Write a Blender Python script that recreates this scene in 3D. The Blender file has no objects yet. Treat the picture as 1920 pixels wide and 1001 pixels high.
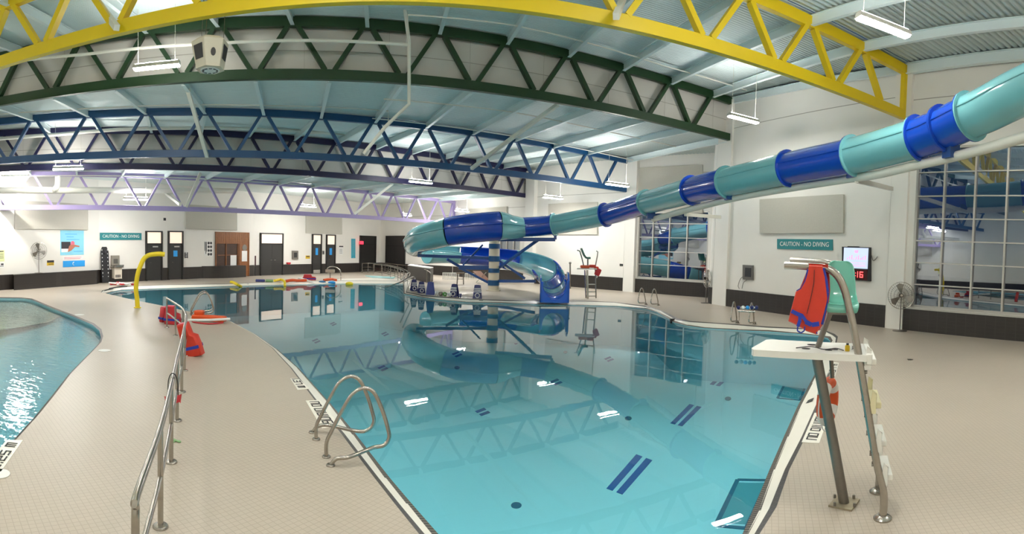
import bpy, math, random
from mathutils import Vector, Matrix
from mathutils.geometry import tessellate_polygon
random.seed(7)
PI = math.pi
C = bpy.context.scene.collection
SC = bpy.context.scene

# ---------------------------------------------------------------- camera
# The photograph is a hand-swept panorama: a central cylindrical camera 2 m above the deck.
FP, HY, PITCH, ROLL, EYE = 1002.885, 504.482, -0.036989, -0.026935, 2.0
R1 = Matrix.Rotation(PITCH, 3, 'X')
R2 = Matrix.Rotation(ROLL, 3, 'Y')
RW = R2 @ R1
cam_d = bpy.data.cameras.new('camera'); cam = bpy.data.objects.new('camera', cam_d); C.objects.link(cam)
cam_d.type = 'PANO'; cam_d.clip_start = 0.02; cam_d.clip_end = 500
cam_d.panorama_type = 'CENTRAL_CYLINDRICAL'
cam_d.central_cylindrical_range_u_min = -960 / FP
cam_d.central_cylindrical_range_u_max = 960 / FP
cam_d.central_cylindrical_range_v_min = (HY - 1001) / FP
cam_d.central_cylindrical_range_v_max = HY / FP
cam_d.central_cylindrical_radius = 1.0
m = Matrix((RW.col[0], RW.col[2], -RW.col[1])).transposed().to_4x4()
m.translation = (0, 0, EYE)
cam.matrix_world = m
SC.camera = cam

# ---------------------------------------------------------------- world, exposure
w = bpy.data.worlds.new('dusk'); SC.world = w; w.use_nodes = True
nt = w.node_tree; nt.nodes.clear()
wo = nt.nodes.new('ShaderNodeOutputWorld'); bg = nt.nodes.new('ShaderNodeBackground')
tc = nt.nodes.new('ShaderNodeTexCoord'); sx = nt.nodes.new('ShaderNodeSeparateXYZ'); cr = nt.nodes.new('ShaderNodeValToRGB')
cr.color_ramp.elements[0].position = 0.0; cr.color_ramp.elements[0].color = (.02, .03, .05, 1)
cr.color_ramp.elements[1].position = 0.45; cr.color_ramp.elements[1].color = (.03, .09, .26, 1)
e = cr.color_ramp.elements.new(.06); e.color = (.10, .18, .34, 1)
nt.links.new(tc.outputs['Generated'], sx.inputs[0]); nt.links.new(sx.outputs[2], cr.inputs[0])
nt.links.new(cr.outputs[0], bg.inputs[0]); bg.inputs[1].default_value = 0.35
nt.links.new(bg.outputs[0], wo.inputs[0])
SC.view_settings.view_transform = 'Standard'; SC.view_settings.look = 'None'
SC.view_settings.gamma = 1.0; SC.view_settings.use_curve_mapping = False
SC.view_settings.exposure = 0.88
LAMP = 90.0          # strength of every pendant's diffuser
cy = SC.cycles
cy.use_denoising = True
cy.max_bounces = 10; cy.diffuse_bounces = 5; cy.glossy_bounces = 5; cy.transmission_bounces = 4; cy.transparent_max_bounces = 12
cy.caustics_reflective = False; cy.caustics_refractive = False
cy.sample_clamp_indirect = 4.0

# ---------------------------------------------------------------- photo pixel -> place
def ray(x, y):
    th = (x - 960) / FP
    r = RW @ Vector((math.sin(th), math.cos(th), (HY - y) / FP))
    h = math.hypot(r.x, r.y)
    return r.x / h, r.y / h, r.z / h
def F(x, y, z=0.0):
    a, b, v = ray(x, y); D = (z - EYE) / v
    return Vector((a * D, b * D, z))
def AT(x, y, D):
    a, b, v = ray(x, y)
    return Vector((a * D, b * D, EYE + v * D))
def OP(x, y, A, B, off=0.0):
    """point of the pixel's ray on the vertical plane through plan points A, B, moved `off` towards the camera"""
    ax, ay, bx, by = A[0], A[1], B[0], B[1]
    dx, dy = bx - ax, by - ay; L = math.hypot(dx, dy); nx, ny = dy / L, -dx / L
    s = ax * nx + ay * ny
    if s < 0: nx, ny, s = -nx, -ny, -s
    s -= off
    a, b, v = ray(x, y); D = s / (a * nx + b * ny)
    return Vector((a * D, b * D, EYE + v * D))

# ---------------------------------------------------------------- materials
MT = {}
def mat(name, col, rough=.5, metal=0.0, emit=None, es=1.0, noise=0.0, nscale=8.0, bump=0.0, coat=0.0, spec=None):
    m = bpy.data.materials.new(name); m.use_nodes = True; t = m.node_tree; b = t.nodes['Principled BSDF']
    b.inputs['Base Color'].default_value = (*col, 1); b.inputs['Roughness'].default_value = rough
    b.inputs['Metallic'].default_value = metal
    if spec is not None: b.inputs['Specular IOR Level'].default_value = spec
    if coat: b.inputs['Coat Weight'].default_value = coat; b.inputs['Coat Roughness'].default_value = .08
    if emit: b.inputs['Emission Color'].default_value = (*emit, 1); b.inputs['Emission Strength'].default_value = es
    if noise or bump:
        tc = t.nodes.new('ShaderNodeTexCoord'); n = t.nodes.new('ShaderNodeTexNoise')
        n.inputs['Scale'].default_value = nscale; n.inputs['Detail'].default_value = 4
        t.links.new(tc.outputs['Object'], n.inputs['Vector'])
        if noise:
            mx = t.nodes.new('ShaderNodeMix'); mx.data_type = 'RGBA'
            mx.inputs[6].default_value = (*[c * (1 - noise) for c in col], 1)
            mx.inputs[7].default_value = (*[min(1, c * (1 + noise)) for c in col], 1)
            t.links.new(n.outputs[0], mx.inputs[0]); t.links.new(mx.outputs[2], b.inputs['Base Color'])
        if bump:
            bp = t.nodes.new('ShaderNodeBump'); bp.inputs['Strength'].default_value = bump; bp.inputs['Distance'].default_value = .01
            t.links.new(n.outputs[0], bp.inputs['Height']); t.links.new(bp.outputs[0], b.inputs['Normal'])
    MT[name] = m
    return m
def tile_mat(name, c1, c2, grout, bw, bh, mort, rough=.45, rot=0.0, vertical=False, stain=0.0, offset=0.0):
    m = bpy.data.materials.new(name); m.use_nodes = True; t = m.node_tree; b = t.nodes['Principled BSDF']
    tc = t.nodes.new('ShaderNodeTexCoord'); mp = t.nodes.new('ShaderNodeMapping')
    t.links.new(tc.outputs['Object'], mp.inputs[0])
    if vertical: mp.inputs['Rotation'].default_value = (PI / 2, 0, 0)
    else: mp.inputs['Rotation'].default_value = (0, 0, rot)
    br = t.nodes.new('ShaderNodeTexBrick'); br.offset = offset
    br.inputs['Scale'].default_value = 1.0; br.inputs['Mortar Size'].default_value = mort
    br.inputs['Brick Width'].default_value = bw; br.inputs['Row Height'].default_value = bh
    br.inputs['Color1'].default_value = (*c1, 1); br.inputs['Color2'].default_value = (*c2, 1); br.inputs['Mortar'].default_value = (*grout, 1)
    t.links.new(mp.outputs[0], br.inputs['Vector'])
    src = br.outputs['Color']
    if stain:
        n = t.nodes.new('ShaderNodeTexNoise'); n.inputs['Scale'].default_value = .35; n.inputs['Detail'].default_value = 6
        t.links.new(tc.outputs['Object'], n.inputs['Vector'])
        r = t.nodes.new('ShaderNodeMapRange'); r.inputs[1].default_value = .35; r.inputs[2].default_value = .7
        r.inputs[3].default_value = 1 - stain; r.inputs[4].default_value = 1.0
        t.links.new(n.outputs[0], r.inputs[0])
        mx = t.nodes.new('ShaderNodeMix'); mx.data_type = 'RGBA'; mx.blend_type = 'MULTIPLY'; mx.inputs[0].default_value = 1
        t.links.new(src, mx.inputs[6]); t.links.new(r.outputs[0], mx.inputs[7]); src = mx.outputs[2]
    t.links.new(src, b.inputs['Base Color']); b.inputs['Roughness'].default_value = rough
    MT[name] = m
    return m
WHITE = mat('white_wall', (.80, .78, .73), .55, noise=.03, nscale=1.5)
PANELW = mat('painted_panel', (.62, .60, .56), .6, noise=.04, nscale=2)
LEAFW = mat('white_paint', (.74, .77, .76), .5)
DECKM = mat('ceiling_deck', (.70, .81, .82), .45, noise=.02, nscale=2)
PURL = mat('purlin_paint', (.70, .80, .81), .45)
YEL = mat('yellow_steel', (.70, .50, .002), .42, noise=.04, nscale=3)
GRN = mat('green_steel', (.008, .040, .010), .45, noise=.06, nscale=3)
BLU = mat('blue_steel', (.004, .062, .175), .42, noise=.06, nscale=3)
NAV = mat('navy_steel', (.005, .005, .045), .42, noise=.06, nscale=3)
PUR = mat('lilac_steel', (.40, .33, .60), .5, noise=.04, nscale=3)
GREYA = mat('acoustic_fabric', (.52, .50, .44), .9, noise=.06, nscale=20, bump=.2)
DKTILE = tile_mat('dark_wainscot_tile', (.022, .018, .016), (.026, .022, .019), (.034, .029, .026), .1, .1, .005, .35, vertical=True)
FLOOR = tile_mat('deck_mosaic_tile', (.475, .415, .34), (.495, .43, .355), (.405, .345, .28), .052, .052, .0035, .38, rot=.48, stain=.10)
RIMW = mat('white_rim_tile', (.86, .83, .74), .3, noise=.03, nscale=4)
DKLINE = tile_mat('dark_border_tile', (.026, .022, .02), (.032, .028, .026), (.05, .045, .04), .05, .05, .006, .4)
BASIN = mat('pool_plaster', (.44, .89, .99), .7, noise=.02, nscale=.8)
BASINK = mat('wading_pool_plaster', (.50, .86, .99), .7, noise=.02, nscale=1)
MARK = mat('blue_marking_tile', (.01, .12, .42), .5)
MARKD = mat('dark_drain_cover', (.02, .15, .25), .5)
STEEL = mat('brushed_stainless', (.42, .39, .35), .26, 1.0, noise=.12, nscale=30)
STEELD = mat('dull_steel', (.22, .205, .185), .38, 1.0, noise=.12, nscale=20)
SLT = mat('teal_fibreglass', (.17, .44, .48), .16, coat=.6, noise=.05, nscale=2)
SLB = mat('blue_fibreglass', (.005, .055, .42), .14, coat=.6, noise=.05, nscale=2)
SLX = mat('bright_blue_fibreglass', (.005, .10, .60), .2, coat=.5)
SUPB = mat('blue_support_paint', (.01, .06, .23), .35)
PIPEW = mat('white_pipe_paint', (.74, .73, .66), .35)
BEIGE = mat('beige_column_paint', (.56, .50, .38), .5)
DOORD = mat('dark_door_paint', (.022, .021, .020), .4)
FRAMED = mat('dark_frame_paint', (.012, .011, .010), .45)
WOOD = mat('orange_brown_wood', (.24, .085, .022), .4, noise=.35, nscale=9)
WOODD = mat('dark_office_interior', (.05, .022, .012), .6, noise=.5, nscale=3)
PAPER = mat('white_paper', (.82, .82, .80), .7)
TEALS = mat('teal_sign', (.018, .21, .235), .45)
CYAN = mat('light_blue_print', (.25, .62, .78), .5, noise=.1, nscale=2)
BLUEP = mat('bright_blue_print', (.02, .33, .80), .5)
YELS = mat('yellow_sign', (.72, .48, .02), .5)
BLACK = mat('black_plastic', (.012, .012, .014), .4)
CHAR = mat('charcoal_print', (.03, .03, .035), .6)
REDV = mat('red_orange_nylon', (.55, .032, .012), .6, noise=.12, nscale=12, bump=.35)
ORNG = mat('orange_buoy', (.68, .085, .012), .45, noise=.04, nscale=6)
REDD = mat('dark_red_nylon', (.48, .02, .03), .6, noise=.12, nscale=12)
NYB = mat('blue_strap', (.010, .035, .34), .6)
YFOAM = mat('yellow_foam', (.88, .66, .02), .55, noise=.03, nscale=10)
SEAT = mat('seafoam_plastic', (.13, .42, .33), .2, coat=.4)
BOARD = mat('white_platform', (.80, .79, .74), .4)
CREAM = mat('cream_plastic', (.60, .55, .44), .45)
SIGNB = mat('navy_sign_plastic', (.01, .015, .12), .35)
ALU = mat('aluminium_frame', (.50, .48, .44), .4, .5)
BEIGEF = mat('beige_enamel', (.66, .60, .50), .4)
FOUNT = mat('fountain_steel', (.42, .38, .32), .35, .7)
GREENL = mat('green_ring_plastic', (.10, .35, .08), .5)
GRN_FOAM = mat('green_foam', (.20, .36, .16), .6)
BLUE_FOAM = mat('navy_foam', (.05, .06, .22), .6)
SCREEN = mat('lit_screen', (.3, .32, .4), .3, emit=(.55, .66, .95), es=.55)
SCRP = mat('pink_screen_print', (.8, .35, .55), .3, emit=(.9, .35, .65), es=.5)
LEDR = mat('red_led', (.6, 0, 0), .3, emit=(1, .05, .05), es=3.0)
LEDBG = mat('dark_red_display', (.05, .004, .004), .2)
LAMPM = mat('lamp_diffuser', (1, 1, 1), .4, emit=(1.0, .955, .87), es=LAMP)
LAMPB = mat('bright_lamp_diffuser', (1, 1, 1), .4, emit=(1.0, .965, .91), es=LAMP * 1.8)
UPB = mat('bright_added_uplight_glow', (1, 1, 1), .4, emit=(1.0, .965, .91), es=LAMP * 1.05)
UPM = mat('added_uplight_glow', (1, 1, 1), .4, emit=(1.0, .96, .90), es=LAMP * .85)
HOUS = mat('lamp_housing', (.55, .52, .46), .5)
TRANSOM = mat('lit_transom_glass', (.7, .6, .5), .3, emit=(1.0, .78, .60), es=.42)
WINRED = mat('exit_red', (.5, .01, .02), .4, emit=(1, .03, .06), es=1.5)
SKIN = mat('tan_print', (.45, .16, .10), .6)
PINK = mat('pink_print', (.75, .15, .22), .6)
def grate_mat():
    m = bpy.data.materials.new('gutter_grating'); m.use_nodes = True; t = m.node_tree; b = t.nodes['Principled BSDF']
    u = t.nodes.new('ShaderNodeUVMap'); s = t.nodes.new('ShaderNodeSeparateXYZ'); mm = t.nodes.new('ShaderNodeMath'); mm.operation = 'PINGPONG'; mm.inputs[1].default_value = .02
    g = t.nodes.new('ShaderNodeMath'); g.operation = 'GREATER_THAN'; g.inputs[1].default_value = .012
    mx = t.nodes.new('ShaderNodeMix'); mx.data_type = 'RGBA'; mx.inputs[6].default_value = (.012, .010, .008, 1); mx.inputs[7].default_value = (.16, .14, .11, 1)
    t.links.new(u.outputs[0], s.inputs[0]); t.links.new(s.outputs[0], mm.inputs[0]); t.links.new(mm.outputs[0], g.inputs[0])
    t.links.new(g.outputs[0], mx.inputs[0]); t.links.new(mx.outputs[2], b.inputs['Base Color']); b.inputs['Roughness'].default_value = .5
    return m
GRATE = grate_mat()
def water_mat(name, tint, bump, scale, ior=1.45, dist=.05):
    m = bpy.data.materials.new(name); m.use_nodes = True; t = m.node_tree; t.nodes.clear()
    o = t.nodes.new('ShaderNodeOutputMaterial'); mix = t.nodes.new('ShaderNodeMixShader'); fr = t.nodes.new('ShaderNodeFresnel')
    tr = t.nodes.new('ShaderNodeBsdfTransparent'); gl = t.nodes.new('ShaderNodeBsdfGlossy')
    fr.inputs['IOR'].default_value = ior; tr.inputs[0].default_value = (*tint, 1); gl.inputs['Roughness'].default_value = .012
    tc = t.nodes.new('ShaderNodeTexCoord'); n = t.nodes.new('ShaderNodeTexNoise'); n.inputs['Scale'].default_value = scale; n.inputs['Detail'].default_value = 2
    mp = t.nodes.new('ShaderNodeMapping'); mp.inputs['Rotation'].default_value = (0, 0, .9); mp.inputs['Scale'].default_value = (1, 2.4, 1)
    t.links.new(tc.outputs['Object'], mp.inputs[0]); t.links.new(mp.outputs[0], n.inputs['Vector'])
    bp = t.nodes.new('ShaderNodeBump'); bp.inputs['Strength'].default_value = bump; bp.inputs['Distance'].default_value = dist
    t.links.new(n.outputs[0], bp.inputs['Height'])
    t.links.new(bp.outputs[0], gl.inputs['Normal']); t.links.new(bp.outputs[0], fr.inputs['Normal'])
    t.links.new(fr.outputs[0], mix.inputs[0]); t.links.new(tr.outputs[0], mix.inputs[1]); t.links.new(gl.outputs[0], mix.inputs[2])
    t.links.new(mix.outputs[0], o.inputs[0])
    return m
WATER = water_mat('pool_water', (.78, .965, 1.0), .010, 1.1, 1.36)
WATERK = water_mat('wading_pool_water', (.80, .97, .99), .22, 4.0)
def glass_mat():
    m = bpy.data.materials.new('night_window_glass'); m.use_nodes = True; t = m.node_tree; t.nodes.clear()
    o = t.nodes.new('ShaderNodeOutputMaterial'); mix = t.nodes.new('ShaderNodeMixShader')
    tr = t.nodes.new('ShaderNodeBsdfTransparent'); gl = t.nodes.new('ShaderNodeBsdfGlossy')
    tr.inputs[0].default_value = (.45, .52, .58, 1); gl.inputs[0].default_value = (.92, .95, 1, 1); gl.inputs['Roughness'].default_value = .01
    mix.inputs[0].default_value = .28
    t.links.new(tr.outputs[0], mix.inputs[1]); t.links.new(gl.outputs[0], mix.inputs[2]); t.links.new(mix.outputs[0], o.inputs[0])
    return m
GLASS = glass_mat()

# ---------------------------------------------------------------- mesh helpers
class MB:
    def __init__(s): s.v = []; s.f = []; s.sm = []; s.mi = []; s.cur = 0
    def add(s, vs, fs, smooth=False):
        k = len(s.v); s.v += [Vector(p) for p in vs]
        for f in fs: s.f.append([i + k for i in f]); s.sm.append(smooth); s.mi.append(s.cur)
        return s
    def box(s, c, size, rz=0.0, M=None):
        x, y, z = [a / 2 for a in size]; vs = [Vector((sx * x, sy * y, sz * z)) for sz in (-1, 1) for sy in (-1, 1) for sx in (-1, 1)]
        R = M if M is not None else Matrix.Rotation(rz, 3, 'Z')
        vs = [R @ v + Vector(c) for v in vs]
        return s.add(vs, [(0, 2, 3, 1), (4, 5, 7, 6), (0, 1, 5, 4), (2, 6, 7, 3), (0, 4, 6, 2), (1, 3, 7, 5)])
    def bar(s, p, q, w, h, up=(0, 0, 1)):
        """rectangular bar from p to q, w across, h along `up`"""
        p, q = Vector(p), Vector(q); t = (q - p).normalized(); u = Vector(up)
        if abs(t.dot(u)) > .99: u = Vector((1, 0, 0))
        sd = t.cross(u).normalized(); u = sd.cross(t)
        vs = [a + sd * (i * w / 2) + u * (j * h / 2) for a in (p, q) for i, j in ((-1, -1), (1, -1), (1, 1), (-1, 1))]
        return s.add(vs, [(3, 2, 1, 0), (4, 5, 6, 7), (0, 1, 5, 4), (1, 2, 6, 5), (2, 3, 7, 6), (3, 0, 4, 7)])
    def tube(s, pts, r, seg=10, closed=False, caps=True):
        P = [Vector(p) for p in pts]; n = len(P); R = r if isinstance(r, (list, tuple)) else [r] * n
        ts = []
        for i in range(n):
            a = P[(i - 1) % n] if (closed or i) else P[0]; b = P[(i + 1) % n] if (closed or i < n - 1) else P[-1]
            ts.append((b - a).normalized())
        u = Vector((0, 0, 1)) if abs(ts[0].z) < .9 else Vector((1, 0, 0)); u = (u - ts[0] * u.dot(ts[0])).normalized()
        vs = []
        for i in range(n):
            u = (u - ts[i] * u.dot(ts[i])).normalized(); w = ts[i].cross(u)
            vs += [P[i] + (u * math.cos(2 * PI * k / seg) + w * math.sin(2 * PI * k / seg)) * R[i] for k in range(seg)]
        fs = []
        for i in range(n if closed else n - 1):
            j = (i + 1) % n
            fs += [(i * seg + k, i * seg + (k + 1) % seg, j * seg + (k + 1) % seg, j * seg + k) for k in range(seg)]
        s.add(vs, fs, True)
        if caps and not closed:
            k0 = len(s.v) - len(vs)
            s.f.append([k0 + k for k in range(seg)][::-1]); s.sm.append(False); s.mi.append(s.cur)
            s.f.append([k0 + (n - 1) * seg + k for k in range(seg)]); s.sm.append(False); s.mi.append(s.cur)
        return s
    def lathe(s, prof, c=(0, 0, 0), seg=20, M=None):
        vs = []; c = Vector(c)
        for r, z in prof:
            for k in range(seg):
                v = Vector((r * math.cos(2 * PI * k / seg), r * math.sin(2 * PI * k / seg), z))
                vs.append((M @ v if M is not None else v) + c)
        fs = [(i * seg + k, i * seg + (k + 1) % seg, (i + 1) * seg + (k + 1) % seg, (i + 1) * seg + k) for i in range(len(prof) - 1) for k in range(seg)]
        s.add(vs, fs, True)
        k0 = len(s.v) - len(vs)
        if prof[0][0] > 1e-4: s.f.append([k0 + k for k in range(seg)][::-1]); s.sm.append(False); s.mi.append(s.cur)
        if prof[-1][0] > 1e-4: s.f.append([k0 + (len(prof) - 1) * seg + k for k in range(seg)]); s.sm.append(False); s.mi.append(s.cur)
        return s
    def prism(s, poly, d):
        """planar polygon (3D points) extruded by vector d"""
        P = [Vector(p) for p in poly]; n = len(P); d = Vector(d)
        tri = tessellate_polygon([P])
        s.add(P + [p + d for p in P], [t for t in tri] + [tuple(i + n for i in t[::-1]) for t in tri] + [(i, (i + 1) % n, (i + 1) % n + n, i + n) for i in range(n)])
        return s
    def ball(s, c, r, seg=12, rings=8, sc=(1, 1, 1)):
        prof = [(math.sin(PI * i / rings) * r, -math.cos(PI * i / rings) * r) for i in range(rings + 1)]
        return s.lathe(prof, c, seg, Matrix.Diagonal(sc))
    def build(s, name, m, parent=None, kind=None, bevel=0.0, solid=0.0, sharp=40):
        org = Vector(parent['_org']) if parent is not None and '_org' in parent else Vector((0, 0, 0))
        me = bpy.data.meshes.new(name)
        me.from_pydata([tuple(v - org) for v in s.v], [], s.f)
        for x in (m if isinstance(m, (list, tuple)) else [m]): me.materials.append(x)
        me.polygons.foreach_set('use_smooth', s.sm); me.polygons.foreach_set('material_index', s.mi)
        me.validate(); me.update()
        try: me.set_sharp_from_angle(angle=math.radians(sharp))
        except Exception: pass
        o = bpy.data.objects.new(name, me); C.objects.link(o)
        if parent is not None: o.parent = parent; o['_org'] = tuple(org)
        if kind: o['kind'] = kind
        if solid:
            q = o.modifiers.new('thickness', 'SOLIDIFY'); q.thickness = solid; q.offset = 0
        if bevel:
            q = o.modifiers.new('edge', 'BEVEL'); q.width = bevel; q.segments = 2; q.limit_method = 'ANGLE'
        return o
def thing(name, label, cat, loc=(0, 0, 0), group=None):
    o = bpy.data.objects.new(name, None); C.objects.link(o); o.location = loc; o.empty_display_size = .2
    o['label'] = label; o['category'] = cat; o['_org'] = tuple(loc)
    if group: o['group'] = group
    return o
def tag(o, label, cat, group=None):
    o['label'] = label; o['category'] = cat
    if group: o['group'] = group
    return o
def struct_e(name, loc=(0, 0, 0)):
    o = bpy.data.objects.new(name, None); C.objects.link(o); o.location = loc; o['kind'] = 'structure'; o['_org'] = tuple(loc); return o
def copy_tree(o, parent=None):
    c = o.copy(); C.objects.link(c)
    if parent is not None: c.parent = parent
    for ch in [k for k in bpy.data.objects if k.parent == o]: copy_tree(ch, c)
    return c
def place(proto, first, loc, rz=0.0, label=None, group=None):
    o = proto if first else copy_tree(proto)
    o.location = loc; o.rotation_euler = (0, 0, rz)
    if label: o['label'] = label
    if group: o['group'] = group
    return o
def smooth_path(pts, n=8, closed=False):
    P = [Vector(p) for p in pts]; out = []; N = len(P)
    for i in range(N if closed else N - 1):
        if closed: a, b, c, d = P[(i - 1) % N], P[i], P[(i + 1) % N], P[(i + 2) % N]
        else: a, b, c, d = P[max(i - 1, 0)], P[i], P[i + 1], P[min(i + 2, N - 1)]
        for k in range(n):
            t = k / n
            out.append(.5 * ((2 * b) + (c - a) * t + (2 * a - 5 * b + 4 * c - d) * t * t + (3 * b - a - 3 * c + d) * t ** 3))
    if not closed: out.append(P[-1])
    return out
def text(name, body, size, m, parent, X, Y, org, align='CENTER', extrude=.003, sx=1.0, fit=None):
    """lettering as a flat text object: X, Y unit vectors along and up the writing, org its centre"""
    cu = bpy.data.curves.new(name, 'FONT'); cu.body = body; cu.size = size; cu.align_x = align; cu.align_y = 'CENTER'
    cu.extrude = extrude; cu.resolution_u = 2; cu.materials.append(m)
    tmp = bpy.data.objects.new(name, cu); C.objects.link(tmp)
    bpy.context.view_layer.update()
    me = bpy.data.meshes.new_from_object(tmp.evaluated_get(bpy.context.evaluated_depsgraph_get()))
    me.name = name; bpy.data.objects.remove(tmp); bpy.data.curves.remove(cu)
    o = bpy.data.objects.new(name, me); C.objects.link(o)
    X, Y = Vector(X).normalized(), Vector(Y).normalized(); Z = X.cross(Y)
    if fit: xs = [v.co.x for v in me.vertices]; sx = fit / (max(xs) - min(xs))
    M = Matrix((X * sx, Y, Z)).transposed().to_4x4()
    p = Vector(org) - Vector(parent['_org'] if parent is not None else (0, 0, 0)); M.translation = p
    o.matrix_local = M
    if parent is not None: o.parent = parent
    o['_org'] = (0, 0, 0)
    return o

# ================================================================ ROOM SHELL
WP = dict(a=(13.9, -5), b=(13.9, 3.8), c=(10.94, 12.21), d=(8.18, 20.89), e=(9.27, 23.82), f=(5.97, 27.2), g=(.93, 32.4),
          h=(-4.1, 37.7), i=(-10.6, 42.2), j=(-16.1, 30.67), k=(-19.62, 20.16), l=(-19.8, 13), m=(-20.5, 5), n=(-20.5, -5))
def inward(A, B):
    mx, my = (A[0] + B[0]) / 2, (A[1] + B[1]) / 2
    d = Vector((B[0] - A[0], B[1] - A[1], 0)).normalized(); n = Vector((-d.y, d.x, 0))
    if n.dot(Vector((-3 - mx, 16 - my, 0))) < 0: n = -n
    return d, n
def wall_seg(name, A, B, z0, z1, openings=(), joints=(), th=.3, ext=.0):
    """wall from A to B with its room face on the line; openings (s0, s1, z0, z1) along it"""
    d, n = inward(A, B); L = math.hypot(B[0] - A[0], B[1] - A[1]); A3 = Vector((A[0], A[1], 0))
    g = MB()
    def blk(s0, s1, a, b, t0=0.0, t1=-th):
        if s1 - s0 < 1e-3 or b - a < 1e-3: return
        p = [A3 + d * s0 + n * t0, A3 + d * s1 + n * t0, A3 + d * s1 + n * t1, A3 + d * s0 + n * t1]
        g.prism([v + Vector((0, 0, a)) for v in p], (0, 0, b - a))
    s = -ext
    for o in sorted(openings):
        blk(s, o[0], z0, z1); blk(o[0], o[1], z0, o[2]); blk(o[0], o[1], o[3], z1); s = o[1]
    blk(s, L + ext, z0, z1)
    g.cur = 1
    for z in joints:
        if isinstance(z, tuple): blk(z[0], z[1], z[2] - .012, z[2] + .012, .004, 0)
        else: blk(0, L, z - .012, z + .012, .004, 0)
    return g.build(name, [WHITE, GREYJ], kind='structure')
GREYJ = mat('panel_joint', (.38, .36, .32), .8)
def wain(name, A, B, ht=.69, t=.07, cut=()):
    d, n = inward(A, B); L = math.hypot(B[0] - A[0], B[1] - A[1]); A3 = Vector((A[0], A[1], 0)); g = MB(); s = 0
    for c0, c1 in list(sorted(cut)) + [(L, L)]:
        if c0 - s > .02:
            p = [A3 + d * s, A3 + d * c0, A3 + d * c0 + n * t, A3 + d * s + n * t]
            g.prism(p, (0, 0, ht))
        s = c1
    return g.build(name, DKTILE, kind='structure')
def along(P, A, B):
    return (Vector((P[0], P[1])) - Vector(A)).dot((Vector(B) - Vector(A)).normalized())

w1 = (OP(1938, 560, WP['b'], WP['c']), OP(1708, 560, WP['b'], WP['c']))
W1Z = (OP(1763, 580, WP['b'], WP['c']).z, OP(1763, 274, WP['b'], WP['c']).z)
w1s = sorted(along(p, WP['b'], WP['c']) for p in w1)
wall_seg('wall_right', WP['a'], WP['b'], 0, 9, joints=(4.2, 7.0))
wall_seg('wall_right', WP['b'], WP['c'], 0, 9, [(w1s[0], w1s[1], W1Z[0], W1Z[1])], joints=(7.0,))
wall_seg('wall_right', WP['c'], WP['d'], 0, 9, joints=(5.35, 7.15))
wall_seg('wall_right', WP['d'], WP['e'], 0, 9)
w2 = (OP(1330, 500, WP['e'], WP['f']), OP(1194, 500, WP['e'], WP['f']))
W2Z = (OP(1222, 522, WP['e'], WP['f']).z, OP(1222, 396, WP['e'], WP['f']).z)
w2s = sorted(along(p, WP['e'], WP['f']) for p in w2)
w2s[0] = max(w2s[0], .15)
wall_seg('wall_right', WP['e'], WP['f'], 0, 9, [(w2s[0], w2s[1], W2Z[0], W2Z[1])], joints=(6.0,))
wall_seg('wall_right', WP['f'], WP['g'], 0, 9, joints=(5.15,))
w3 = (OP(975, 470, WP['g'], WP['h']), OP(936, 470, WP['g'], WP['h']))
W3Z = (OP(960, 470, WP['g'], WP['h']).z, OP(960, 448, WP['g'], WP['h']).z)
w3s = sorted(along(p, WP['g'], WP['h']) for p in w3)
wall_seg('wall_right', WP['g'], WP['h'], 0, 9, [(w3s[0], w3s[1], W3Z[0], W3Z[1])], joints=(4.6,))
wall_seg('wall_back', WP['h'], WP['i'], 0, 9, joints=(4.3,))
wall_seg('wall_left', WP['i'], WP['j'], 0, 9)
wall_seg('wall_left', WP['j'], WP['k'], 0, 9)
wall_seg('wall_left', WP['k'], WP['l'], 0, 9)
wall_seg('wall_left', WP['l'], WP['m'], 0, 9)
wall_seg('wall_left', WP['m'], WP['n'], 0, 9)
wall_seg('wall_front', WP['n'], WP['a'], 0, 9)
for nm, p, q in (('baseboard_right', 'a', 'b'), ('baseboard_right', 'b', 'c'), ('baseboard_right', 'c', 'd'), ('baseboard_right', 'd', 'e'), ('baseboard_right', 'e', 'f'),
                 ('baseboard_right', 'f', 'g'), ('baseboard_right', 'g', 'h'), ('baseboard_left', 'k', 'l'), ('baseboard_left', 'l', 'm')):
    wain(nm, WP[p], WP[q])

# pilasters where the coloured trusses land
def pilaster(xl, xr, A, B, z1, dep):
    p, q = OP(xl, 500, A, B), OP(xr, 500, A, B); d, n = inward(A, B)
    p.z = q.z = 0.0
    MB().prism([p - n * .02, q - n * .02, q + n * dep, p + n * dep], (0, 0, z1)).build('wall_right', WHITE, kind='structure', bevel=.01)
pilaster(1668, 1699, WP['b'], WP['c'], 8.0, .12)
pilaster(1341, 1366, WP['c'], WP['d'], 8.3, .10)
pilaster(1174, 1193, WP['f'], WP['e'], 6.7, .25)
pilaster(988, 1004, WP['f'], WP['g'], 6.7, .30)

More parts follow.
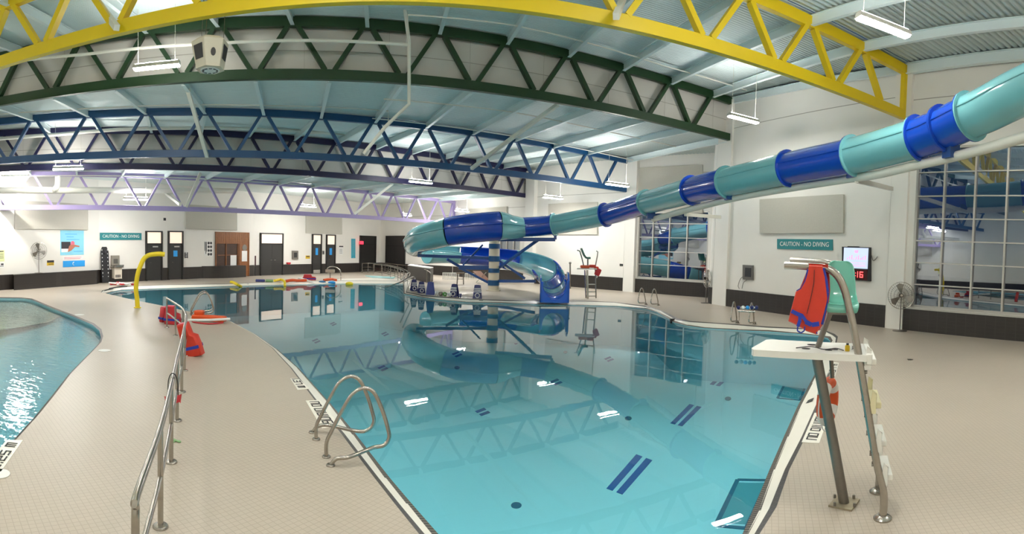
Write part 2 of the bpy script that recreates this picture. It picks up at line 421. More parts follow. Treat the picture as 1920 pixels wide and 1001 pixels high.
# windows: frame, mullions, transoms and one pane of glass each
def window(name, A, B, s0, s1, z0, z1, verts, trans, fw=.07):
    d, n = inward(A, B); A3 = Vector((A[0], A[1], 0)); e = struct_e(name, tuple(A3 + d * s0))
    P = lambda s, z, t: A3 + d * s + n * t + Vector((0, 0, z))
    g = MB()
    for s in (s0 + fw / 2, s1 - fw / 2): g.bar(P(s, z0, -.08), P(s, z1, -.08), fw, .14, n)
    for z in (z0 + fw / 2, z1 - fw / 2): g.bar(P(s0, z, -.08), P(s1, z, -.08), .14, fw)
    g.build('frame', ALU, e)
    for s in verts:
        MB().bar(P(s, z0, -.08), P(s, z1, -.08), .055, .12, n).build('mullion', ALU, e)
    for z in trans:
        MB().bar(P(s0, z, -.08), P(s1, z, -.08), .10, .035).build('transom', ALU, e)
    MB().prism([P(s0, z0, -.1), P(s1, z0, -.1), P(s1, z1, -.1), P(s0, z1, -.1)], n * .008).build('glass', GLASS, e)
    MB().bar(P(s0 - .1, z0 - .03, .03), P(s1 + .1, z0 - .03, .03), .16, .05).build('sill', ALU, e)
    return e
bc = (WP['b'], WP['c'])
window('window_1', *bc, w1s[0], w1s[1], *W1Z, [along(OP(x, 500, *bc), *bc) for x in (1881, 1821, 1763)],
       [OP(1763, y, *bc).z for y in (536, 494, 452, 410, 367, 322)])
ef = (WP['e'], WP['f'])
window('window_2', *ef, w2s[0], w2s[1], *W2Z, [along(OP(x, 480, *ef), *ef) for x in (1222, 1253, 1286)],
       [OP(1222, y, *ef).z for y in (496, 471, 445, 419)])
gh = (WP['g'], WP['h'])
window('window_3', *gh, w3s[0], w3s[1], *W3Z, [along(OP(x, 460, *gh), *gh) for x in (949, 962)], [])
# dark ground and a far tree line seen through the panes at dusk
OUTG = mat('outside_ground', (.03, .035, .04), .9)
MB().prism([(14.5, -10, -.3), (80, -10, -.3), (80, 90, -.3), (-3, 90, -.3), (-3, 42, -.3), (9.6, 27, -.3), (11.5, 13, -.3)], (0, 0, -.1)).build('ground', OUTG, kind='structure')

# ---------------------------------------------------------------- pools
O_PX = [(786, 1001), (740, 944), (700, 893), (640, 813), (600, 763), (545, 690), (510, 652), (470, 623), (430, 602), (400, 593), (350, 583), (300, 572),
        (250, 562), (215, 554), (197, 549.5), (189, 548), (192, 544), (215, 539), (255, 536), (305, 534), (417, 532), (515, 528.5), (600, 526.5), (668, 526),
        (770, 527), (762, 547), (792, 553), (823, 556), (865, 559.5), (948, 562.5), (1010, 563.5), (1080, 564), (1150, 566), (1216, 574), (1240, 582),
        (1256, 588.7), (1272, 597.5), (1296, 602), (1336, 604.7), (1384, 608), (1440, 612), (1500, 615), (1542, 617), (1565, 626), (1571, 631), (1566, 655),
        (1562, 680), (1550, 720), (1536, 760), (1510, 820), (1480, 880), (1456, 950), (1424, 1001)]
I_PX = [(822, 1001), (772, 944), (732, 897), (668, 815), (622, 759), (560, 690), (520, 655), (478, 626), (434, 603), (403, 594.5), (352, 584), (302, 573),
        (252, 563), (222, 556.5), (205, 553), (197, 551), (210, 547.5), (230, 544), (280, 542), (320, 540.5), (417, 537.5), (515, 534.7), (600, 532.6), (668, 532),
        (757, 532.5), (757, 551), (792, 558), (823, 562.5), (875, 567), (948, 569), (1010, 571), (1080, 572), (1160, 574.3), (1208, 579), (1232, 585.5),
        (1248, 595), (1264, 604.7), (1288, 611), (1320, 615), (1384, 619), (1440, 621.5), (1495, 625.5), (1535, 629.5), (1552, 634), (1557, 640), (1550, 655),
        (1540, 678), (1519, 718), (1496, 760), (1470, 818), (1443, 880), (1410, 960), (1392, 1001)]
WZ = -.11
OR = [F(x, y, 0) for x, y in O_PX] + [Vector(p) for p in ((1.35, 2.85, 0), (.8, 2.6, 0), (.1, 2.75, 0), (-.3, 3.1, 0))]
IR = [F(x, y, WZ) for x, y in I_PX] + [Vector(p) for p in ((1.5, 3.3, WZ), (.9, 3.05, WZ), (.3, 3.15, WZ), (-.2, 3.5, WZ))]
KP = [(0, 557), (40, 557.5), (60, 559.5), (96, 574.5), (136, 589.6), (176, 606), (190, 617), (193.5, 630), (190, 641), (176, 656), (160, 672), (133, 700),
      (100, 743), (70, 780), (30, 824), (0, 862)]
KO = [F(x, y, 0) for x, y in KP] + [Vector(p) for p in ((-4.2, 2.2, 0), (-6, 1.2, 0), (-11, 1.0, 0), (-16, 4, 0), (-18, 8, 0), (-18.2, 11, 0))]
def offset_in(P, t, z):
    c = sum(P, Vector()) / len(P); out = []
    n = len(P)
    for i in range(n):
        d = (P[(i + 1) % n] - P[i - 1]); d.z = 0; d.normalize(); nn = Vector((-d.y, d.x, 0))
        if nn.dot(c - P[i]) < 0 and abs(nn.dot((c - P[i]).normalized())) > .2: nn = -nn
        q = P[i] + nn * t; q.z = z; out.append(q)
    return out
floor_out = [Vector((x, y, 0)) for x, y in WP.values()]
fl = MB()
vs = floor_out + OR + KO
tri = tessellate_polygon([floor_out, OR, KO])
fl.add(vs, [t if (vs[t[1]] - vs[t[0]]).cross(vs[t[2]] - vs[t[0]]).z > 0 else t[::-1] for t in tri])
fl.build('floor', FLOOR, kind='structure')
def ring_strip(A, B, name, m, parent=None, uv=False, lift=0.0):
    g = MB(); n = len(A)
    up = Vector((0, 0, lift))
    g.add([p + up for p in A] + [p + up for p in B], [(i, (i + 1) % n, (i + 1) % n + n, i + n) for i in range(n)])
    o = g.build(name, m, parent, kind=None if parent else 'structure')
    if uv:
        me = o.data; ul = me.uv_layers.new(name='UVMap'); L = [0]
        for i in range(n): L.append(L[-1] + (A[(i + 1) % n] - A[i]).length)
        for pl in me.polygons:
            for li, vi in zip(pl.loop_indices, pl.vertices):
                i = pl.index; k = vi % n
                ul.data[li].uv = (L[i] if k == i else L[i + 1], 0 if vi < n else 1)
    return o
def lerp_ring(A, B, t): return [a.lerp(b, t) for a, b in zip(A, B)]
DK = lerp_ring(OR, IR, -.0)
# dark border line in the deck, white sloping rim, dark gutter grating, basin walls and floor
ring_strip(lerp_ring(OR, IR, 0), [a.lerp(b, min(.5, .075 / max((a - b).length, .01))) for a, b in zip(OR, IR)], 'trim_1', DKLINE)
ring_strip([a.lerp(b, min(.5, .075 / max((a - b).length, .01))) for a, b in zip(OR, IR)], [b.lerp(a, min(.4, .075 / max((a - b).length, .01))) for a, b in zip(OR, IR)], 'trim_2', RIMW)
ring_strip([b.lerp(a, min(.4, .095 / max((a - b).length, .01))) for a, b in zip(OR, IR)], IR, 'trim_3', GRATE, uv=True)
MB().prism([F(x, y, .001) for x, y in ((606, 526.3), (640, 522.5), (700, 521), (750, 522), (768, 525), (769, 526.8), (668, 525.9))], (0, 0, .003)).build('trim_2', RIMW, kind='structure')
PB = -1.65
BR = [Vector((p.x, p.y, PB)) for p in IR]
g = MB(); n = len(IR)
g.add(IR + BR, [(i, (i + 1) % n, (i + 1) % n + n, i + n) for i in range(n)])
tri = tessellate_polygon([BR]); g.add(BR, [t for t in tri]); basin = g.build('pool_basin', BASIN, kind='structure')
g = MB(); WR = [Vector((p.x, p.y, WZ - .012)) for p in IR]; tri = tessellate_polygon([WR])
g.add(WR, [t if (WR[t[1]] - WR[t[0]]).cross(WR[t[2]] - WR[t[0]]).z > 0 else t[::-1] for t in tri]); g.build('water', WATER, kind='structure')
# wading pool
n = len(KO); KZ = -.10
g = MB(); KB = [Vector((p.x, p.y, -.20 - max(0, (11.5 - p.y)) * .055)) for p in KO]
g.add(KO + KB, [(i, (i + 1) % n, (i + 1) % n + n, i + n) for i in range(n)])
tri = tessellate_polygon([KB]); g.add(KB, tri); g.build('wading_pool_basin', BASINK, kind='structure')
g = MB(); KW = [Vector((p.x, p.y, KZ)) for p in KO]; tri = tessellate_polygon([KW])
g.add(KW, [t if (KW[t[1]] - KW[t[0]]).cross(KW[t[2]] - KW[t[0]]).z > 0 else t[::-1] for t in tri]); g.build('wading_pool_water', WATERK, kind='structure')
MB().prism([F(x, y, -.185) for x, y in ((-60, 560), (0, 561), (58, 563), (94, 578), (122, 589), (90, 604), (40, 613), (0, 618), (-60, 622))], (0, 0, .004)).build('wading_pool_wall_reflection', RIMW, kind='structure')  # white patch paints the bright wall's reflection over the shallow far end
ring_strip(KO, offset_in(KO, .05, -.03), 'trim_4', DKLINE)
# markings on the basin floor: pairs of blue bars, round drains, framed main drains
def FB(x, y): return F(x, y, PB + .006)
def quadmark(px, m, name='floor_marking', par=None):
    P = [FB(*p) for p in px]
    return MB().prism(P, (0, 0, -.004)).build(name, m, par or basin)
for q in [((1199, 854), (1207, 856), (1159, 923), (1150, 918))]: pass
def barpair(cx, cy, dx, dy, wx, wy, k=1.0):
    """two parallel bars: each runs along (dx,dy) pixels, the pair spreads along (wx,wy)"""
    for s in (-1, 1):
        bx, by = cx + s * wx * .58, cy + s * wy * .58
        q = [(bx - dx / 2 - wx * .36, by - dy / 2 - wy * .36), (bx - dx / 2 + wx * .36, by - dy / 2 + wy * .36), (bx + dx / 2 + wx * .36, by + dy / 2 + wy * .36), (bx + dx / 2 - wx * .36, by + dy / 2 - wy * .36)]
        quadmark(q, MARK)
barpair(1180, 889, 56, -64, 16, 6)
barpair(1286, 778, 36, -36, 12, 3)
barpair(1352, 711, 24, -22, 10, 2)
barpair(1397, 666, 16, -14, 8, 1.5)
for cx, cy, dx, wx in ((905, 772, 17, 0), (1043, 716, 14, 0), (718, 690, 12, 0), (857, 664, 12, 0), (593, 639, 10, 0), (968, 641, 10, 0), (1142, 673, 11, 0), (1213, 642, 10, 0),
                       (722, 626, 9, 0), (828, 612, 9, 0), (625, 607, 8, 0), (1068, 622, 9, 0)):
    barpair(cx, cy, dx, -dx * .28 - 1.5, 4.5 * dx / 12, 4.0 * dx / 14)
for cx, cy, r in ((968, 947, 10), (1178, 784, 6.5), (1365, 747, 6), (857, 689, 5), (1318, 674, 4), (1060, 660, 4)):
    quadmark([(cx + r * math.cos(a * PI / 8), cy + .6 * r * math.sin(a * PI / 8)) for a in range(16)], MARKD, 'drain_cover')
def drainframe(px):
    P = [FB(*p) for p in px]; c = sum(P, Vector()) / 4
    for i in range(4): MB().bar(P[i], P[(i + 1) % 4], .07, .01).build('main_drain_frame', MARKD, basin)
    MB().prism([c.lerp(p, .86) for p in P], (0, 0, -.006)).build('main_drain_grate', mat('drain_grate_paint', (.10, .42, .50), .5), basin)
drainframe([(1383, 899), (1440, 900), (1400, 990), (1342, 985)])
drainframe([(1473, 717), (1512, 719), (1500, 750), (1458, 746)])

# ---------------------------------------------------------------- roof trusses (a fan: each bay turns about 11 degrees)
TP = 2.1
TR = {  # perpendicular azimuth (deg), distance / bay, first node offset / bay, scale, height / bay, end / bay, first lower node, material
    'Y': (-11.585197, 4.978985, -3.946692,   .945, 2.218859, 10.53, -3, 11, YEL),
    'G': (-22.359342, 7.278189, -3.668051, 1.0, 2.218859, 11.07, -3, 11, GRN),
    'B': (-33.954457, 9.180473, -3.322637, 1.0, 1.487061, 12.93, -1, 13, BLU),
    'N': (-44.843422, 10.664008, -1.321456, 1.0, 1.487061, 12.55, -1, 13, NAV),
    'P': (-56.511563, 11.543913, .541145, 1.0, .768419, 13.35, 0, 14, PUR)}
TDEP = .82322
def TL(k):
    phi, P, off, sc, h, end, i0, i1, m = TR[k]; ph = math.radians(phi); S = TP * sc
    foot = Vector((math.sin(ph), math.cos(ph), 0)) * P * S; t = Vector((math.cos(ph), -math.sin(ph), 0)); n = Vector((math.sin(ph), math.cos(ph), 0))
    zb = EYE + h * S; zt = zb + TDEP * S
    pos = lambda i: foot + t * ((off + i) * S)
    return pos, t, n, zb, zt, S
TRUSS_LABEL = {'Y': 'bright yellow steel roof truss, nearest of the coloured trusses', 'G': 'dark green steel roof truss behind the yellow one',
               'B': 'mid blue steel roof truss between the green and navy trusses', 'N': 'dark navy steel roof truss with white panels behind it',
               'P': 'lilac steel roof truss, farthest and lowest of the coloured trusses'}
for k in TR:
    pos, t, n, zb, zt, S = TL(k); end, i0, i1, m = TR[k][5:]
    ch = .28 if k in 'YG' else .25; cw = .16; dg = .17 if k in 'YG' else .14
    if k == 'P': ch, dg = .22, .12
    s0 = i0 - .5
    root = thing('roof_truss', TRUSS_LABEL[k], 'roof truss', tuple(pos(end / 2) + Vector((0, 0, zb))), 'coloured roof trusses')
    zl, zu = zb + ch / 2, zt - ch / 2
    pt = lambda i, z: pos(i) + Vector((0, 0, z))
    MB().bar(pt(s0, zl), pt(end, zl), cw, ch).build('bottom_chord', m, root, bevel=.006)
    MB().bar(pt(s0, zu), pt(end, zu), cw, ch).build('top_chord', m, root, bevel=.006)
    MB().bar(pt(end - .04, zb), pt(end - .04, zt), .14, cw, n).build('end_post', m, root, bevel=.006)
    e0 = ch * .45
    for i in range(i0, i1):
        for j in (i - .5, i + .5):
            if j < s0: continue
            if i + .02 >= end or (k == 'Y' and j > 10): continue
            ju = min(j, end - .04)
            MB().bar(pt(i + (.06 if j > i else -.06), zl + e0), pt(ju + (-.07 if j > i else .07), zu - e0), dg * .75, dg, n).build('diagonal', m, root)
    if end - (i1 - 1) > .75 or k in 'YG':
        pass
# ---------------------------------------------------------------- roof decks, step walls, purlins
def line_ends(k, ext=.0):
    pos, t, n, zb, zt, S = TL(k)
    e = pos(TR[k][5] + ext)
    s = pos(0); s = s + t * ((-20.3 - s.x) / t.x)
    return s, e
def ribbed(name, A0, A1, B0, B1, za, zb_, nr, m):
    g = MB(); h = .04
    prof = []
    for i in range(nr):
        for u, z in ((0, 0), (.42, 0), (.52, h), (.9, h)): prof.append(((i + u) / nr, z))
    prof.append((1, 0))
    vs = []
    for u, z in prof:
        p = A0.lerp(B0, u); q = A1.lerp(B1, u); zz = za + (zb_ - za) * u + z
        vs += [Vector((p.x, p.y, zz)), Vector((q.x, q.y, zz))]
    g.add(vs, [(2 * i, 2 * i + 2, 2 * i + 3, 2 * i + 1) for i in range(len(prof) - 1)])
    return g.build(name, m, kind='structure', solid=.02)
Ys, Ye = line_ends('Y', .25); Gs, Ge = line_ends('G', .35); Bs, Be = line_ends('B', .6); Ns, Ne = line_ends('N', .3); Ps, Pe = line_ends('P', .3)
zY, zG, zB, zP = TL('Y')[4], TL('G')[4], TL('B')[4], TL('P')[4]
nG = TL('G')[2]; nN = TL('N')[2]
X0, X1 = Vector((-20.5, -5, 0)), Vector((14.2, -5, 0))
ce0 = ribbed('ceiling', X0, X1, Ys, Ye + Vector((1.4, .1, 0)), zY + .06, zY + .06, 96, DECKM)
ce1 = ribbed('ceiling', Ys, Ye + Vector((.6, 0, 0)), Gs + nG * .2, Ge + nG * .2, zY + .06, zG + .06, 64, DECKM)
# close the corner between the last panel and the right wall
MB().prism([(11.0, 12.6, zY + .12), (14.3, 3.5, zY + .12), (14.3, -5, zY + .12), (13.0, 3, zY + .12)], (0, 0, .02)).build('ceiling', DECKM, kind='structure')
MB().prism([(8.0, 21.2, zG + .13), (11.4, 12.0, zG + .13), (10, 12.0, zG + .13), (7.6, 19.6, zG + .13)], (0, 0, .02)).build('ceiling', DECKM, kind='structure')
Z1 = zB + .05
ce2 = ribbed('ceiling', Gs + nG * .12, Ge + nG * .12 + Vector((1.6, .65, 0)), Bs, Be, Z1, Z1, 40, DECKM)
ce3 = ribbed('ceiling', Bs, Be, Ns + nN * .2, Ne + nN * .2, Z1, Z1, 26, DECKM)
Z2 = zP + .05
iP = Vector((*WP['i'], 0)); jP = Vector((*WP['j'], 0)); kP = Vector((*WP['k'], 0)); hP = Vector((*WP['h'], 0))
ce4 = ribbed('ceiling', Ns + nN * .15, Ne + nN * .15 + Vector((.3, .3, 0)), Ps, Pe, Z2, Z2, 26, DECKM)
q = [Ps, Pe, hP + Vector((.3, .3, 0)), iP + Vector((0, .3, 0)), jP + Vector((-.3, 0, 0)), kP + Vector((-.3, 0, 0))]
MB().prism([Vector((p.x, p.y, Z2)) for p in q], (0, 0, .03)).build('ceiling', DECKM, kind='structure')
def step_wall(k, z0, z1, nn):
    s, e = line_ends(k, .3); g = MB(); o = nn * .22
    g.prism([s + o + Vector((0, 0, z0)), e + o + Vector((0, 0, z0)), e + o + nn * .1 + Vector((0, 0, z0)), s + o + nn * .1 + Vector((0, 0, z0))], (0, 0, z1 - z0))
    g.cur = 1; zm = z0 + (z1 - z0) * .42; d = (e - s).normalized(); L = (e - s).length
    g.bar(s + o - nn * .003 + Vector((0, 0, zm)), e + o - nn * .003 + Vector((0, 0, zm)), .008, .02)
    x = 1.0
    while x < L:
        g.bar(s + d * x + o - nn * .002 + Vector((0, 0, z0)), s + d * x + o - nn * .002 + Vector((0, 0, z1)), .004, .008, d); x += 2.44
    return g.build('wall_back', [PANELW, GREYJ], kind='structure')
step_wall('G', Z1 - .02, zG + .06, nG)
step_wall('N', Z2 - .02, Z1 + .0, nN)
def purlin(a, b, par, w=.11, h=.24):
    g = MB(); up = Vector((0, 0, 1)); d = (b - a).normalized()
    g.bar(a, b, .02, h); g.bar(a + up * (h / 2), b + up * (h / 2), w, .02); g.bar(a - up * (h / 2), b - up * (h / 2), w, .02)
    return g.build('purlin', PURL, par)
posY, posG, posB, posN, posP = [TL(k)[0] for k in 'YGBNP']
V = lambda p, z: Vector((p.x, p.y, z))
ceil_root = struct_e('ceiling', (0, 14, 8))
zp0 = .12
for k in range(13):
    a, b = posG(10.5 - k), posY(9.5 - k)
    purlin(V(a, zG - zp0), V(b, zY - zp0), ceil_root)
    d = (b - a); d.z = 0
    c = b + Vector((0.35 - k * .02, -1, 0)).normalized() * 9
    purlin(V(b, zY - zp0), V(c, zY - zp0), ceil_root)
purlin(V(posG(11.0), zG - zp0), V(posY(10.5), zY - zp0), ceil_root)
purlin(V(posY(10.5), zY - zp0), V(Vector((13.5, 3.5, 0)), zY - zp0), ceil_root, .16, .3)
for k in range(12):
    a, b = posB(11.5 - k), posG(10 - k)
    purlin(V(a, Z1 - .15), V(b, Z1 - .15) + nG * .12, ceil_root)
purlin(V(posB(12.8), Z1 - .15), V(posG(11.0), Z1 - .15), ceil_root)
for k in range(12):
    a, b = posB(11.5 - k), posN(11.5 - k)
    purlin(V(a, Z1 - .15), V(b, Z1 - .15), ceil_root)
for k in range(13):
    a, b = posP(.5 + k), posN(k)
    purlin(V(a, Z2 - .14), V(b, Z2 - .14), ceil_root, .09, .2)
# white diagonal braces and eave beam
def PZ(x, y, z): return F(x, y, z)
braces = [((352, 166, 6.7), (388, 293, 5.15)), ((1040, 196, 6.7), (884, 317, 5.15)), ((470, 16, 7.9), (388, 16, 7.9))]
def brace(x0, y0, z0, x1, y1, z1, w=.12):
    a, b = F(x0, y0, z0), F(x1, y1, z1); MB().bar(a, b, w, w).build('bracing_strut', PIPEW, ceil_root)
brace(352, 168, 6.7, 388, 293, 5.14)
brace(1046, 196, 6.85, 884, 316, 5.14)
brace(176, -6, 7.9, 219, 52, 6.42)
brace(1176, -22, 7.9, 1155, 31, 6.42)
brace(376, 324, 5.14, 349, 388, 3.64)
brace(737, 344, 5.25, 665, 401, 3.64)
brace(310, 362, 4.9, 338, 383, 3.64)

# ---------------------------------------------------------------- pendant strip lights
def pendant(pa, pb, z, label, top, group='pendant strip lights', world=None):
    lm, um = (LAMPB, UPB) if z < 5.2 else (LAMPM, UPM)
    a, b = (F(*pa, z), F(*pb, z)) if world is None else world
    c = (a + b) / 2; d = (b - a).normalized(); L = 1.22; a = c - d * L / 2; b = c + d * L / 2
    s = d.cross(Vector((0, 0, 1))).normalized(); up = Vector((0, 0, 1))
    root = thing('pendant_light', label, 'light', tuple(c), group)
    prof = [(-.11, .0), (.11, .0), (.07, .10), (-.07, .10)]
    MB().prism([a + s * x + up * y for x, y in prof], d * L).build('housing', HOUS, root)
    pr = [(-.095, .0), (-.075, -.035), (.075, -.035), (.095, .0)]
    MB().prism([a + d * .02 + s * x + up * (y - .002) for x, y in pr], d * (L - .04)).build('diffuser', lm, root)
    MB().prism([a + d * .05 + s * x + up * y for x, y in ((-.055, .102), (.055, .102), (.055, .112), (-.055, .112))], d * (L - .10)).build('added_uplight', um, root)  # glowing strip added on top of the housing to brighten the roof deck
    for e in (a + d * .12, b - d * .12):
        MB().tube([e + up * .1, Vector((e.x, e.y, top))], .006, 6).build('cable', PIPEW, root)
    return root
pendant((250, 130), (338, 121), 6.5, 'lit strip light hanging left of the cream speaker in front of the green truss', 8.0)
pendant((1612, 33), (1700, 67), 6.5, 'lit strip light at the top right beyond the yellow truss', 8.0)
pendant((1364, 216), (1423, 231), 6.5, 'lit strip light hanging at the wall end of the green truss', 8.3)
pendant((1134, 344), (1180, 350), 5.0, 'lit strip light hanging below the wall end of the mid blue truss', 6.8)
pendant((764, 339), (813, 344), 5.0, 'lit strip light hanging in front of the navy truss above the slide', 6.8)
pendant((98, 317), (158, 316), 5.0, 'lit strip light in front of the navy truss at the left', 6.8)
pendant((1018, 369), (1055, 373), 4.75, 'strip light high on the pale wall right of the navy truss', 6.8)
pendant((233, 373), (277, 374), 4.15, 'strip light seen through the lilac truss at the left', 5.3)
pendant((566, 386), (590, 388), 4.4, 'strip light seen through the lilac truss above the grey wall doors', 5.3)
pendant((852, 394), (880, 397), 4.4, 'strip light hanging just above the big blue slide bend', 5.3)
pendant((751, 402), (773, 405), 4.1, 'faint strip light at the lower edge of the lilac truss left of the slide', 5.3)
pendant((5, 332), (52, 331), 5.0, 'overexposed strip light over the left end of the lilac truss', 5.3)
for wx, wy, wz in ((-6, -2, 6.6), (1, -2, 6.6), (8, -2, 6.6), (-13, 1, 6.6), (-6, 3, 6.6), (1, 3.2, 6.9), (8, 4, 6.6), (-14, 7, 6.6), (-15.5, 4, 6.6), (3.5, 7.5, 7.0), (-2.5, 6.2, 7.2)):  # unseen lamps added to light the near end of the hall
    pendant(None, None, wz, 'strip light added over the near end of the hall outside the view', 8.0, 'strip lights added outside the view', world=(Vector((wx - .6, wy, wz)), Vector((wx + .6, wy + .1, wz))))

# ================================================================ WATER SLIDE
slide = thing('water_slide', 'long enclosed tube slide in alternating teal and royal blue sections curling round a striped column', 'water slide', (-.9, 25.6, 0))
SP = [(1990, 140, 9.3), (1905, 177, 9.9), (1850, 205, 10.4), (1820, 218, 10.7), (1771, 241, 11.2), (1722, 259, 11.7), (1600, 292, 13.0), (1478, 316, 14.6), (1363, 342, 16.4), (1297, 357, 18.0),
      (1213, 380, 20.4), (1135, 403, 22.4), (1039, 421, 23.6), (980, 426, 23.9)]
SC3 = [AT(*p) for p in SP]
def frames(P):
    out = []
    for i, p in enumerate(P):
        t = (P[min(i + 1, len(P) - 1)] - P[max(i - 1, 0)]).normalized()
        sd = t.cross(Vector((0, 0, 1))).normalized(); out.append((p, t, sd, sd.cross(t)))
    return out
def sweep(P, prof, name, m, par, solid=0.0, closed=True, smooth=True):
    """prof(i, n) -> list of (side, up) for each station"""
    fr = frames(P); g = MB(); rows = []
    for i, (p, t, sd, up) in enumerate(fr):
        rows.append([p + sd * a + up * b for a, b in prof(i, len(fr))])
    k = len(rows[0]); vs = [v for r in rows for v in r]; fs = []
    for i in range(len(rows) - 1):
        for j in range(k if closed else k - 1):
            fs.append((i * k + j, i * k + (j + 1) % k, (i + 1) * k + (j + 1) % k, (i + 1) * k + j))
    g.add(vs, fs, smooth)
    return g.build(name, m, par, solid=solid)
def circ(r, n=24, a0=0, a1=2 * PI):
    return [(r * math.cos(a0 + (a1 - a0) * k / n), r * math.sin(a0 + (a1 - a0) * k / n)) for k in range(n if abs(a1 - a0 - 2 * PI) < 1e-6 else n + 1)]
full = smooth_path(SC3, 8)
TRAD = .44
secs = [(0, 3, SLT), (3, 4, SLB), (4, 5, SLB), (5, 6, SLT), (6, 7, SLB), (7, 8, SLT), (8, 9, SLB), (9, 10, SLT), (10, 11, SLB), (11, 12, SLT), (12, 13, SLB)]
for a, b, mm_ in secs:
    seg = full[a * 8:b * 8 + 1]
    s = sweep(seg, lambda i, n: circ(TRAD), 'tube_section', mm_, slide)
    # raised seam along both flanks of the section
    for sgn in (-1, 1):
        fr = frames(seg); MB().tube([p + sd * (TRAD * .985 * sgn) + up * .08 for p, t, sd, up in fr], .022, 6).build('seam', mm_, s)
for a, b, mm_ in secs[:-1]:
    fr = frames(full); p, t, sd, up = fr[b * 8]
    for off, q in ((-.018, mm_), (.018, [x for x in secs if x[0] == b][0][2])):
        g = MB(); M = Matrix((sd, up, t)).transposed()
        g.lathe([(TRAD - .01, -.015), (TRAD + .075, -.015), (TRAD + .075, .015), (TRAD - .01, .015)], p + t * off, 32, M)
        g.build('flange', q, slide)
# the wide bend: transition, long blue drum, teal end that turns back
BC = [AT(980, 427, 23.9), AT(957, 426, 23.6), AT(932, 424, 23.2), AT(885, 428, 22.9), AT(843, 434, 23.0), AT(806, 443, 23.7), AT(786, 450, 24.8), AT(780, 458, 26.2), AT(795, 464, 27.8), AT(822, 470, 28.9)]
bend = smooth_path(BC, 6)
def drum(i, n, r0, r1):
    f = i / (n - 1); return [r0[j] + (r1[j] - r0[j]) * f for j in (0, 1)]
def octo(w, h, n=28, sq=.62):
    out = []
    for k in range(n):
        a = 2 * PI * k / n; c, s = math.cos(a), math.sin(a)
        out.append((w * math.copysign(abs(c) ** sq, c), h * math.copysign(abs(s) ** sq, s)))
    return out
s = sweep(bend[0:13], lambda i, n: octo(TRAD + (.55 - TRAD) * i / (n - 1), TRAD + (.64 - TRAD) * i / (n - 1), sq=1 - .3 * i / (n - 1)), 'transition_section', SLT, slide)
s = sweep(bend[12:25], lambda i, n: octo(.55 + .05 * i / (n - 1), .64 - .03 * i / (n - 1), sq=.7), 'drum_section', SLB, slide)
fr = frames(bend)
for a, b, mm_ in ((12, 25, SLB), (24, 43, SLT), (0, 13, SLT)):
    MB().tube([p + sd * (.44 + .17 * min(1, i / 12)) * -1 + up * .1 for i, (p, t, sd, up) in enumerate(fr)][a:b], .03, 6).build('seam', mm_, s)
    MB().tube([p + sd * (.44 + .17 * min(1, i / 12)) + up * .1 for i, (p, t, sd, up) in enumerate(fr)][a:b], .03, 6).build('seam', mm_, s)
s = sweep(bend[24:44], lambda i, n: octo(.60, .61 - .03 * i / (n - 1), sq=.75 + .2 * i / (n - 1)), 'bend_section', SLT, slide)
# open chute: behind the column, round to the front and down to the exit
CC = [AT(800, 474, 28.2), AT(843, 474, 29.0), AT(893, 478, 29.0), AT(946, 484, 27.8), AT(985, 491, 26.0), AT(1018, 503, 24.0), AT(1032, 517, 22.8), AT(1038, 529, 21.8), AT(1039, 534, 21.1)]
ch = smooth_path(CC, 7)
def chprof(a, b, r=.56):
    def f(i, n):
        u = (a + i) / len(ch)
        left = math.radians(-205 - 25 * math.sin(PI * min(1, u * 1.1)))
        right = math.radians(12 - 18 * math.sin(PI * min(1, u)))
        return circ(r * (1 - .17 * max(0, (u - .7) / .3)), 20, left, right)
    return f
cuts = [(0, 10, SLT), (10, 23, SLB), (23, 36, SLT), (36, 43, SLB), (43, 48, SLT), (48, len(ch), SLX)]
for a, b, mm_ in cuts:
    sweep(ch[a:b + 1], chprof(a, b), 'chute_section', mm_, slide, solid=.03, closed=False)
for a, b, mm_ in cuts:
    fr = frames(ch); pr = [chprof(0, 0)(i, 1) for i in range(len(ch))]
    for e in (0, -1):
        MB().tube([fr[i][0] + fr[i][2] * pr[i][e][0] + fr[i][3] * pr[i][e][1] for i in range(a, min(b + 1, len(ch)))], .035, 6).build('chute_lip', mm_, slide)
# exit box with a scooped front
e0, e1 = F(1012, 567), F(1067, 568); ed = (e1 - e0).normalized(); en = Vector((.04, 1, 0)).normalized(); W_ = (e1 - e0).length
Zv = Vector((0, 0, 1)); ec = (e0 + e1) / 2
R_ = W_ * .40
pf = [(-W_ / 2, 0), (W_ / 2, 0), (W_ / 2, .86), (W_ * .40, .86)] + [(R_ * math.cos(-a), .60 + R_ * 1.05 * math.sin(-a)) for a in [PI * k / 14 for k in range(15)]] + [(-W_ * .40, .80), (-W_ / 2, .80)]
MB().prism([ec + ed * x + Zv * z for x, z in pf], en * .06).build('exit_box', SLX, slide)
for sg, h1 in ((-1, 1.0), (1, 1.15)):
    a = ec + ed * (sg * W_ / 2)
    MB().prism([a, a + en * 1.3, a + en * 1.3 + Zv * h1, a + en * .55 + Zv * h1, a + Zv * .83], ed * (-.05 * sg)).build('exit_side_panel', SLX, slide)
sweep([ec + Zv * .60 + en * .05, ec + Zv * .62 + en * .7, ec + Zv * .66 + en * 1.3], lambda i, n: circ(R_ * 1.02, 16, -PI - .1, .1), 'exit_trough', SLX, slide, solid=.02, closed=False)
